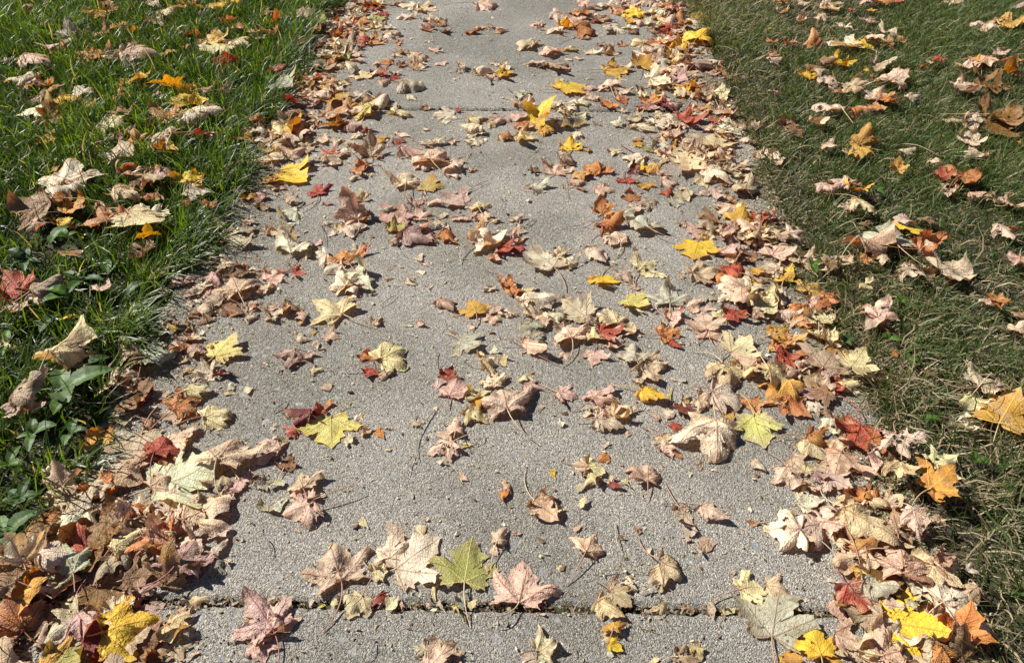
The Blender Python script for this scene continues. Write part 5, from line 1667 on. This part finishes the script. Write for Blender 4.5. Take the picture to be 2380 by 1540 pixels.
rows = []
for ln in TABLE.strip().split('\n'):
    k, x, y, W, h, c, f, lawn, lab, hero = ln.split('|')
    if float(x) < -.42 and float(y) < .80: c = dict(a='d', v='d', o='b', l='t', y='a').get(c, c) if hero != '1' else dict(a='v' if 'olive' in lab else 'd').get(c, c)  # near-left pile: its shade is put into the leaf colours as darker codes
    if float(x) > .36 and float(y) < .80 and hero != '1': c = dict(a='b', y='a').get(c, c)  # near-right pile: amber and yellow darkened, shadow painted as leaf colour
    if 'shade' in lab: c = 'd'  # labels that mention shade get dark amber, the shade painted in
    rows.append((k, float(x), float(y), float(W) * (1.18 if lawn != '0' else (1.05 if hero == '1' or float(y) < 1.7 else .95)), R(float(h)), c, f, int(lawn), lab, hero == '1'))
# the mass of smaller leaves goes down first, the catalogued ones over it
rg0 = np.random.default_rng(11)
mass = [r for r in rows if r[0] == 'R']
# leaf litter that fills both margins, and a thin scatter beyond the picture
for i in range(230):
    left = i % 2 == 0
    y = rg0.uniform(.35, 3.5)
    x = (rg0.normal(-.76, .055) if left else rg0.normal(.60, .06)) 
    mass.append(('R', x, y, rg0.uniform(.03, .075), rg0.uniform(0, 6.28), rg0.choice(list('tckbtkcbkmotpk')), rg0.choice(list('DCRKK')), 0, '', False))
for i in range(150):                         # the thick drift along the right edge and the thinner one on the left
    left = i >= 108; y = rg0.uniform(2.0 if left else 1.0, 3.5)
    x = rg0.normal(-.68, .06) if left else min(rg0.normal(.52 if y > 1.7 else .60, .075), .70)
    mass.append(('R', x, y, rg0.uniform(.055, .10), rg0.uniform(0, 6.28), rg0.choice(list('tckcktcpkmtbaor')), rg0.choice(list('DCRKDF')), 0, '', False))
for i in range(64):
    left = i % 13 < 7; y = rg0.uniform(.42, .82)
    x = rg0.uniform(-.80, -.56 + .05 * y) if left else rg0.uniform(.50, .70)
    mass.append(('R', x, y, rg0.uniform(.05, .10), rg0.uniform(0, 6.28), rg0.choice(list('tcrtcbktoyka' if left else 'tckbptcbka')), rg0.choice(list('DCRKU')), 0, '', False))
for i in range(260):
    x = rg0.uniform(-3.4, 3.4); y = rg0.uniform(-.6, 6.2)
    inside = abs(x) < .45 + y * .60 and .45 < y < 3.5
    if inside: continue
    ln = -1 if x < -.8 else (1 if x > .7 else 0)
    mass.append(('R', x, y, rg0.uniform(.05, .11), rg0.uniform(0, 6.28), rg0.choice(list('tckyoapkrcb')), rg0.choice(list('DCRFU')), ln, '', False))

mv, mt, mq, mc, mvn, muv = [], [], [], [], [], []; off = 0
for i, (k, x, y, W, h, c, f, lawn, lab, hero) in enumerate(mass):
    rg = np.random.default_rng(1000 + i)
    P, P2, edge, uv, tri, quads, bi, s = place_blade(rg, W, h, f)
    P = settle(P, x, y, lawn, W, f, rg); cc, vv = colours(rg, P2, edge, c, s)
    mv.append(P); mt.append(tri + off); mq.append(quads + off); mc.append(cc); mvn.append(vv); muv.append(uv); off += len(P)
o = mesh_np('small_fallen_leaves', np.vstack(mv), [np.concatenate(mt), np.concatenate(mq)], M_LEAF, np.vstack(mc), np.vstack(mvn), np.vstack(muv))
tag(o, 'mass of smaller dry maple leaves scattered between the larger ones', 'leaves', kind='stuff')

def order(r): return (r[9], -r[3] + (9 if r[6] == 'F' and r[5] in 'lgyp' else 0)) if r[9] else (r[9], (r[6] in 'CRU') + r[3])
things = sorted([r for r in rows if r[0] in 'LS'], key=order)
for i, (k, x, y, W, h, c, f, lawn, lab, hero) in enumerate(things):
    rg = np.random.default_rng(5000 + i)
    P, P2, edge, uv, tri, quads, bi, s = place_blade(rg, W, h, f, hero)
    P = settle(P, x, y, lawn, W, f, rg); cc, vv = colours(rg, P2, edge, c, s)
    org = np.array([x, y, P[:, 2].min()])
    if k == 'S':
        o = mesh_np('leaf_scrap', P - org, [tri, quads], M_LEAF, cc, vv, uv)
        o.location = org; tag(o, lab, 'leaf scrap', 'torn scraps of leaf on the path')
        continue
    root = bpy.data.objects.new('maple_leaf', None); root.empty_display_size = .03; col.objects.link(root); root.location = org
    tag(root, lab, 'leaf', 'fallen maple leaves')
    mesh_np('blade', P - org, [tri, quads], M_LEAF, cc, vv, uv, parent=root)
    if (not hero and (f in 'RK' or rg.random() < .45)): continue
    pts = stalk_pts(rg, P, bi, 0, s, lawn, max(org[2] - .02, .0) if lawn == 0 else org[2] + .004)
    V, Fc = tube([p - org for p in pts], .0009 + s * .002, .0005 + s * .0018)
    sc_ = np.array(STALK_COL.get(c, (.42, .24, .15) if rg.random() < .6 else (.56, .43, .26)))
    mesh_np('stalk', V, Fc, M_STALK, np.repeat(sc_[None], len(V), 0), parent=root)

# ------------------------------------------------------------- loose stalks and twigs
STALKS = [([(-0.1695, 1.0254),
 (-0.1869, 0.9882),
 (-0.1978, 0.9551),
 (-0.1979, 0.9285),
 (-0.1874, 0.8978)], 'long olive-brown twig curving below a tiny cream leaf on the path', (0.36, 0.3, 0.14), 0.0011),
 ([(-0.1968, 0.9104),
 (-0.2054, 0.8899),
 (-0.2021, 0.8626)], 'short curved dark stalk just below the long olive-brown twig', (0.16, 0.09, 0.06), 0.0008),
 ([(-0.1782, 1.1914),
 (-0.1844, 1.1711),
 (-0.1814, 1.1514),
 (-0.1717, 1.1321)], 'pale hooked stalk above the mauve-brown crumpled leaf', (0.4, 0.3, 0.18), 0.0008),
 ([(-0.5272, 1.6703),
 (-0.5092, 1.6305),
 (-0.4901, 1.5635)], 'straight dark stalk standing above the orange-streaked pink leaf', (0.16, 0.09, 0.06), 0.0009),
 ([(-0.1016, 1.899),
 (-0.1364, 1.8629),
 (-0.1669, 1.8221)], 'thin dark twig above the mauve-pink flat leaf', (0.16, 0.09, 0.06), 0.0008),
 ([(-0.0653, 1.8127),
 (-0.0554, 1.7741),
 (-0.0661, 1.7415)], 'curved stalk right of the cream-orange arched leaf', (0.16, 0.09, 0.06), 0.0008),
 ([(-0.4206, 0.7276),
 (-0.4131, 0.7163),
 (-0.4032, 0.6949)], 'short dark twig left of the large pink pointed leaf', (0.16, 0.09, 0.06), 0.001),
 ([(-0.2146, 0.5533),
 (-0.2171, 0.5382),
 (-0.2213, 0.5242)], 'grey stalk near the bottom edge left of the brown-edged cream leaf', (0.3, 0.26, 0.22), 0.0008),
 ([(0.1596, 0.7706),
 (0.1585, 0.7352),
 (0.1672, 0.7065)], 'pale slender stalk right of the tan leaf with small holes', (0.45, 0.38, 0.24), 0.0009),
 ([(0.1219, 0.6715),
 (0.1487, 0.6793),
 (0.1732, 0.6797),
 (0.2042, 0.6754)], 'thin brown stalk running to the round papery seed leaf', (0.32, 0.24, 0.16), 0.0007),
 ([(0.244, 0.8101),
 (0.2797, 0.8096),
 (0.3094, 0.8068)], 'dark thin twig joining the narrow pink leaf pieces', (0.16, 0.09, 0.06), 0.0008),
 ([(0.2411, 0.832),
 (0.2479, 0.8182),
 (0.2449, 0.8022)], 'pale bent stalk above the dark thin twig', (0.36, 0.28, 0.2), 0.0007),
 ([(0.0835, 0.5488),
 (0.0798, 0.5388),
 (0.0683, 0.5288)], 'fine stalk at the bottom edge left of the amber and cream leaf', (0.3, 0.25, 0.18), 0.0006),
 ([(-0.5462, 1.1381),
 (-0.5133, 1.1518)], 'thin stalk tip left of the mauve curled leaf', (0.16, 0.09, 0.06), 0.0008),
 ([(-0.0705, 0.9574),
 (-0.0782, 0.9466),
 (-0.0878, 0.9358)], 'tiny dark stick in the centre of the path', (0.16, 0.09, 0.06), 0.0008),
 ([(-0.4809, 1.0139),
 (-0.4617, 1.0405)], 'dark flat stick above the dark maroon leaf', (0.16, 0.09, 0.06), 0.0012),
 ([(-0.512, 1.068),
 (-0.464, 1.0966)], 'thin straw across the path left of centre', (0.33, 0.27, 0.2), 0.0006),
 ([(-0.3227, 1.3403),
 (-0.2909, 1.3804)], 'dark little twig alone on the path above a peach curl of leaf', (0.16, 0.09, 0.06), 0.0009),
 ([(-0.1597, 1.4072),
 (-0.1262, 1.4412)], 'fine dark thread of stalk in mid path', (0.16, 0.09, 0.06), 0.0006),
 ([(-0.0228, 1.2288),
 (0.0239, 1.185),
 (0.0668, 1.156),
 (0.1288, 1.1313)], 'long pale stalk beside the rolled-up pink leaf', (0.34, 0.2, 0.15), 0.0009),
 ([(0.0311, 1.7064),
 (-0.0027, 1.6598),
 (-0.0304, 1.6394)], 'thin brown twig left of the bare patch above the pointed grey-cream leaf', (0.16, 0.09, 0.06), 0.0008),
 ([(0.0983, 1.6667),
 (0.1491, 1.6727),
 (0.1851, 1.7093)], 'long thin stalk left of the burnt-orange upright leaf', (0.34, 0.22, 0.14), 0.0007),
 ([(0.1179, 1.9091),
 (0.1116, 1.8559),
 (0.1203, 1.8077)], 'dark curved stalk right of the small pale rolled leaf', (0.16, 0.09, 0.06), 0.0008),
 ([(0.2892, 2.116),
 (0.3314, 2.0494),
 (0.4066, 2.0118)], 'stout brown twig in the upper right pile', (0.28, 0.13, 0.1), 0.0022)]
for pts, lab, c, r in STALKS:
    P = np.array([(x, y, .0) for x, y in pts]); n = len(P)
    # smooth through the points
    t = np.linspace(0, n - 1, 14); Q = np.stack([np.interp(t, np.arange(n), P[:, k]) for k in range(3)], -1)
    for _ in range(2): Q[1:-1] = (Q[:-2] + 2 * Q[1:-1] + Q[2:]) / 4
    Q[:, 2] = .0022 + .004 * np.sin(np.linspace(0, math.pi, len(Q))) + .0015
    org = Q[0].copy(); V, Fc = tube(Q - org, r, r * .6)
    o = mesh_np('loose_stalk', V, Fc, M_STALK, np.repeat(np.array(c)[None], len(V), 0)); o.location = org
    tag(o, lab, 'stalk', 'loose leaf stalks on the path')

# ------------------------------------------------------------- crumbs of leaf, seed and straw
def crumbs():
    rg = np.random.default_rng(3); N = 24000
    kind = rg.random(N)
    x = rg.uniform(-.80, .72, N); y = rg.uniform(.35, 3.8, N)
    jn = kind < .055
    y[jn] = np.where(rg.random(jn.sum()) < .7, JY, JY + PITCH_Y) + rg.normal(0, .0035, jn.sum())
    le = (kind > .10) & (kind < .42); x[le] = -.80 + np.abs(rg.normal(0, .085, le.sum()))
    ri = (kind > .42) & (kind < .66); x[ri] = .70 - np.abs(rg.normal(0, .085, ri.sum()))
    nearp = (kind > .66) & (kind < .84)                       # around the piles
    src = np.array([(r[1], r[2]) for r in rows if r[7] == 0]); pick = src[rg.integers(0, len(src), nearp.sum())]
    x[nearp] = pick[:, 0] + rg.normal(0, .05, nearp.sum()); y[nearp] = pick[:, 1] + rg.normal(0, .05, nearp.sum())
    ok = (x > -.86) & (x < .76); x, y, jn, kind = x[ok], y[ok], jn[ok], kind[ok]; N = len(x)
    s = np.exp(rg.normal(math.log(.0023), .55, N)); s = np.minimum(s, .012); s[jn] = np.minimum(s[jn] * 1.3, .007)
    th = rg.uniform(0, 6.28, N); asp = rg.uniform(.2, .85, N)
    ks = np.arange(6) / 6 * 2 * math.pi
    rr = rg.uniform(.25, 1.45, (N, 6))
    lx = np.cos(ks)[None] * rr * s[:, None]; ly = np.sin(ks)[None] * rr * (s * asp)[:, None]
    X = x[:, None] + lx * np.cos(th)[:, None] - ly * np.sin(th)[:, None]; Yc = y[:, None] + lx * np.sin(th)[:, None] + ly * np.cos(th)[:, None]
    off_path = (x < -.815)
    inj = (np.abs(y - JY) < GAP * .55) | (np.abs(y - JY - PITCH_Y) < GAP * .55)
    z0 = np.where(inj, rg.uniform(-.006, .000, N), rg.uniform(.0015, .004, N)); z0 = np.where(off_path, rg.uniform(-.005, .01, N), z0)
    Zc = z0[:, None] + (rg.normal(0, .28, (N, 6)) * s[:, None]); Zc = np.where(inj[:, None], Zc, np.maximum(Zc, .0008))
    ctr = np.stack([x, y, z0 + s * rg.uniform(-.05, .25, N)], -1)
    V = np.concatenate([ctr[:, None], np.stack([X, Yc, Zc], -1)], 1).reshape(-1, 3)
    b = (np.arange(N) * 7)[:, None]; j = np.arange(6)[None]
    tri = np.stack([b + 0 * j, b + 1 + j, b + 1 + (j + 1) % 6], -1).reshape(-1, 3)
    cs = np.array([PAL[q] for q in 'tckkpgtbbbctbbd']) ; c = cs[rg.integers(0, len(cs), N)] * rg.uniform(.5, 1.0, N)[:, None]; c = np.where(jn[:, None], c * .62, c); pale = np.array([PAL[q] for q in 'ccgptk']); op = kind > .84; c[op] = pale[rg.integers(0, 6, op.sum())] * rg.uniform(.7, 1.05, (op.sum(), 1))
    o = mesh_np('leaf_litter', V, [tri], M_CRUMB, np.repeat(c, 7, 0), smooth=False); tag(o, 'tiny crumbs of dry leaf and seed on the path and in its joints', 'litter', kind='stuff')
crumbs()

# ------------------------------------------------------------- weeds
WEEDS = [(-0.964, 1.412, 0.075, 2, 100, 'g', 'bright green oval weed leaf held up in the middle of the left lawn'),
 (-1.154, 1.532, 0.06, 2, 80, 's', 'grey-green weed leaf standing above the small orange leaf'),
 (-0.888, 1.336, 0.045, 2, 60, 's', 'pale weed leaf near the shaded left path edge'),
 (-1.009, 1.33, 0.06, 2, 200, 'g', 'bright low weed below a curled pink-tan leaf on the left lawn'),
 (-1.177, 1.459, 0.07, 5, 90, 'd', 'dark broad weed rosette above the dark red border leaf'),
 (-1.009, 1.386, 0.06, 3, 260, 'd', 'dark shaded weed left of the upright bright oval weed leaf'),
 (-1.124, 1.561, 0.045, 4, 90, 'g', 'small bright weed between grass below the dark amber leaf'),
 (-1.023, 1.205, 0.055, 2, 80, 's', 'pale upright weed leaf at the left border above the folded straw leaf'),
 (-0.891, 1.031, 0.09, 3, 30, 's', 'long wavy glossy weed leaf on the shaded left lawn'),
 (-0.884, 0.974, 0.06, 2, 80, 'g', 'narrow bright weed leaf below the long wavy one'),
 (-0.897, 0.925, 0.06, 4, 60, 's', 'pale glossy weed rosette in the lower left lawn'),
 (-0.829, 0.926, 0.05, 3, 0, 's', 'silvery weed leaf right of the pale glossy rosette'),
 (-0.891, 1.098, 0.055, 2, 20, 'd', 'dark weed leaf curled with a shiny rim under the straw-coloured leaf'),
 (-0.907, 0.853, 0.055, 4, 45, 'g', 'green weed at the left border in the lower lawn'),
 (-1.072, 1.17, 0.06, 3, 200, 'g', 'long green weed leaf beside the left border'),
 (-0.85, 0.781, 0.05, 6, 0, 'd', 'leafy dark weed in the lower left corner of the lawn'),
 (-0.835, 0.706, 0.055, 3, 40, 's', 'bluish weed leaf at the left border above the orange backlit leaf'),
 (-0.859, 2.463, 0.045, 2, 90, 'g', 'bright lime weed leaf next to the crimson leaf at the left edge'),
 (-0.971, 2.505, 0.04, 2, 0, 's', 'greyish weed leaf right of the small wine-red leaf'),
 (0.955, 1.838, 0.05, 4, 60, 'g', 'light green weed right of the amber and red upright leaf'),
 (0.753, 1.324, 0.05, 2, 260, 's', 'dull green weed leaf left of the lone rose-pink leaf'),
 (0.85, 1.361, 0.05, 4, 60, 'g', 'clump of clover-like weed right of the rose-pink leaf'),
 (0.817, 1.281, 0.05, 4, 90, 'd', 'green weed rosette below the rose-pink leaf'),
 (0.685, 1.494, 0.07, 3, 20, 'g', 'weed with long narrow leaves at the right path edge'),
 (0.678, 1.22, 0.055, 3, 20, 's', 'pale broad weed leaf at the right path edge'),
 (0.776, 1.232, 0.06, 3, 80, 'g', 'green weed with upright leaves in the middle right lawn'),
 (0.792, 1.168, 0.06, 3, 0, 'g', 'flat light green weed leaf in the right lawn'),
 (0.768, 1.007, 0.05, 3, 330, 'g', 'narrow green weed left of the large veined orange leaf'),
 (0.816, 0.905, 0.05, 4, 20, 'g', 'soft green weed below the large veined orange leaf'),
 (0.781, 2.312, 0.04, 3, 0, 'g', 'small leafy weed at the right path edge near the far joint'),
 (1.396, 2.065, 0.05, 3, 0, 'g', 'pale green weed below the large shaded yellow leaf')]
for i, (x, y, L, n, a0, hue, lab) in enumerate(WEEDS):
    rg = np.random.default_rng(900 + i)
    root = bpy.data.objects.new('broadleaf_weed', None); col.objects.link(root); root.location = (x, y, 0); root.empty_display_size = .03
    tag(root, lab, 'weed', 'broad-leaved weeds in the lawns')
    wx, wy = int((x + 4) * 100), int((y + 1) * 100); q = 4 if x < 0 else 2; LAWN_COVER[wx - q:wx + q + 1, wy - q:wy + q + 1] = np.maximum(LAWN_COVER[wx - q:wx + q + 1, wy - q:wy + q + 1], .025)
    for k_ in range(n):
        a = R(a0) + (k_ - (n - 1) / 2) * (2 * math.pi / max(n, 4) if n > 2 else .6) + rg.normal(0, .2)
        Lk = L * (.48 if x > 0 else (.72 if n > 3 else .95)) * rg.uniform(.6, 1.15); Wk = Lk * rg.uniform(.17, .27); nu, nv = 13, 7
        U, Vv = np.meshgrid(np.linspace(0, 1, nu), np.linspace(-1, 1, nv), indexing='ij')
        wid = Wk * np.sin(np.clip(U * 1.08 - .08, 0, 1) ** .8 * math.pi) ** .75 + .0016
        rise = rg.uniform(.5, 1.0)
        hor = Lk * (U * math.cos(rise) + .25 * U * U); zz = Lk * (math.sin(rise) * U - .45 * U ** 2.2) + (.030 if x < 0 else .018)
        lat = Vv * wid * (1 + .06 * np.sin(U * 22 + k_)); zz = zz + np.abs(Vv) * wid * .35 + .05 * wid * np.sin(U * 26)
        X = hor * math.cos(a) - lat * math.sin(a); Y2 = hor * math.sin(a) + lat * math.cos(a)
        V = np.stack([X, Y2, np.maximum(zz, .004)], -1).reshape(-1, 3)
        i_ = np.arange(nu - 1)[:, None] * nv; j_ = np.arange(nv - 1)[None]
        Fc = np.stack([i_ + j_, i_ + nv + j_, i_ + nv + j_ + 1, i_ + j_ + 1], -1).reshape(-1, 4)
        base = np.array(dict(g=(.085, .17, .025), d=(.045, .095, .02), s=(.10, .17, .06))[hue]) * rg.uniform(.85, 1.2) * (.72 if x > 0 else 1)
        mid = (np.abs(Vv) < .1).reshape(-1, 1)
        c_ = np.where(mid, base * 1.6, base * (1 + .1 * rg.normal()))
        mesh_np('leaf', V, [Fc], M_WEED, np.clip(c_, 0, .9), parent=root)

# ------------------------------------------------------------- lawns
def lawn(name, label, side, mat, n_in, n_out, seed):
    rg = np.random.default_rng(seed)
    def pts(n, xr, yr):
        return rg.uniform(*xr, n), rg.uniform(*yr, n)
    if side < 0: x1, y1 = pts(n_in, (-2.6, -.775), (.3, 3.9)); x2, y2 = pts(n_out, (-5, -.775), (-1.5, 7))
    else: x1, y1 = pts(n_in, (.62, 2.5), (.3, 3.9)); x2, y2 = pts(n_out, (.62, 5), (-1.5, 7))
    # keep the wedge the lens can see, plus a margin
    k = (np.abs(x1) < .66 + y1 * .68); x1, y1 = x1[k], y1[k]
    x = np.concatenate([x1, x2]); y = np.concatenate([y1, y2]); N = len(x)
    fld = .55 * np.sin(x * 5.1 + 2 * np.sin(y * 3.3)) + .5 * np.sin(y * 6.7 + 1.5 * np.sin(x * 4.1 + seed)) + .5 * np.sin(x * 17 + y * 11) * np.sin(y * 23 - x * 9)
    e = (-.80 - x) if side < 0 else (x - .645)                  # distance from the path
    wob = .035 * np.sin(y * 7 + seed) + .025 * np.sin(y * 17)
    keep = (e + wob > 0) & (rg.random(N) < np.clip(.80 + .2 * fld, .5, 1))
    x, y, fld, e = x[keep], y[keep], fld[keep], e[keep]; N = len(x)
    if side < 0:
        L = np.clip(rg.normal(.070, .020, N) + .016 * fld, .02, .14); wd = rg.uniform(.0010, .0023, N); straw = rg.random(N) < .05
        near = e < .10; L[near] *= 1.25; L *= .8 + .45 * rg.random(N); lean = np.abs(rg.normal(.6, .35, N))
        long_ = rg.random(N) < .02; L[long_] = rg.uniform(.10, .16, long_.sum()); wd[long_] *= 1.5; lean[long_] = 1.3
    else:
        thin = np.clip(1 - e / .22, 0, 1) * .8
        L = np.clip(rg.normal(.046, .015, N) + .016 * fld, .015, .10); wd = rg.uniform(.0007, .0016, N)
        straw = rg.random(N) < (.22 + .38 * thin + .16 * np.clip(-fld * .5, 0, 1) + .16 * (np.sin(x * 3.7 + 1) * np.sin(y * 3.1 + x) > .45)); lean = np.abs(rg.normal(.75, .4, N)); fr = (y < 1.15) & (e > .03); L[fr] *= 1.35; straw |= fr & (rg.random(N) < .14); lean[straw] = rg.uniform(.6, 1.4, straw.sum())
        long_ = rg.random(N) < .008; L[long_] = rg.uniform(.09, .18, long_.sum()); wd[long_] *= 1.5; lean[long_] = 1.4
    az = rg.uniform(0, 2 * math.pi, N)
    tuft = rg.random(N) < (.4 if side < 0 else .12); az = np.where(tuft, 2.2 * np.sin(x * 9 + 3 * np.sin(y * 5)) + 2.0 * np.sin(y * 11 + 2 * np.sin(x * 7)) + rg.normal(0, .45, N), az)
    tow = (e < .12) & (rg.random(N) < .6); az[tow] = (0 if side < 0 else math.pi) + rg.normal(0, .7, tow.sum())
    # leaves lying on the lawn press most blades down
    ix = np.clip(((x + 4) * 100).astype(int), 0, 799); iy = np.clip(((y + 1) * 100).astype(int), 0, 899)
    cov = LAWN_COVER[ix, iy]; c = (cov > 0) & (rg.random(N) < .90)
    lean = np.clip(lean, .1, 1.5)
    hh = L * np.cos(lean * .75); f = np.where(c, np.minimum(1, np.maximum(cov - .012, .006) / np.maximum(hh, 1e-4)), 1); L = L * f
    z0 = lawn_z(x, y) - .002
    ts = np.array([0, .3, .55, .8, 1.0]); curl = rg.uniform(.2, .9, N)
    V = np.zeros((N, 5, 2, 3)); sideA = az + math.pi / 2 + rg.normal(0, .5, N)
    pos_h = np.zeros(N); pos_z = np.zeros(N); prev = 0; zig = rg.normal(0, .12, (N, 5))
    px, py = x.copy(), y.copy()
    for k_, t in enumerate(ts):
        if k_:
            dt = t - prev; a = lean * (.55 + .5 * t) + curl * t * t * .9
            dz = np.cos(a) * L * dt; dh = np.sin(a) * L * dt
            px = px + np.cos(az + zig[:, k_] * 2) * dh; py = py + np.sin(az + zig[:, k_] * 2) * dh
            pos_z = np.maximum(pos_z + dz, .001 + 0 * dz)
        prev = t; wk = wd * (1.0, 1.0, .85, .55, .08)[k_]
        for q, sg in ((0, -1), (1, 1)):
            V[:, k_, q, 0] = px + sg * wk * np.cos(sideA); V[:, k_, q, 1] = py + sg * wk * np.sin(sideA); V[:, k_, q, 2] = z0 + pos_z + .3 * sg * wk
    over = (V[..., 0] > -.815) if side < 0 else (V[..., 0] < .695)
    V[..., 2] = np.where(over, np.maximum(V[..., 2], .002), V[..., 2])
    V = V.reshape(-1, 3); b = (np.arange(N) * 10)[:, None]; j = (np.arange(4) * 2)[None]
    Fc = np.stack([b + j, b + j + 1, b + j + 3, b + j + 2], -1).reshape(-1, 4)
    if side < 0:
        g = np.array([.030, .062, .006]); g2 = np.array([.155, .235, .024]); g3 = np.array([.012, .030, .005])
    else:
        g = np.array([.042, .074, .014]); g2 = np.array([.125, .165, .038]); g3 = np.array([.018, .036, .008])
    u = (rg.random(N) ** 1.5)[:, None]; cl = np.clip(.5 + .3 * fld, 0, 1)[:, None]
    c_ = g * (1 - u) + (g2 * cl + g3 * (1 - cl)) * u
    sc2 = np.array([.36, .29, .18]) * rg.uniform(.5, 1.1, (N, 1)); c_ = np.where(straw[:, None], sc2, c_)
    o = mesh_np(name, V, [Fc], mat, np.repeat(c_, 10, 0)); tag(o, label, 'grass', kind='stuff')
lawn('lush_grass', 'lush glossy dark green grass left of the path', -1, M_GRASS, 140000, 45000, 21)
lawn('dry_grass', 'short fine grass mixed with straw right of the path', 1, M_DRY, 210000, 60000, 22)
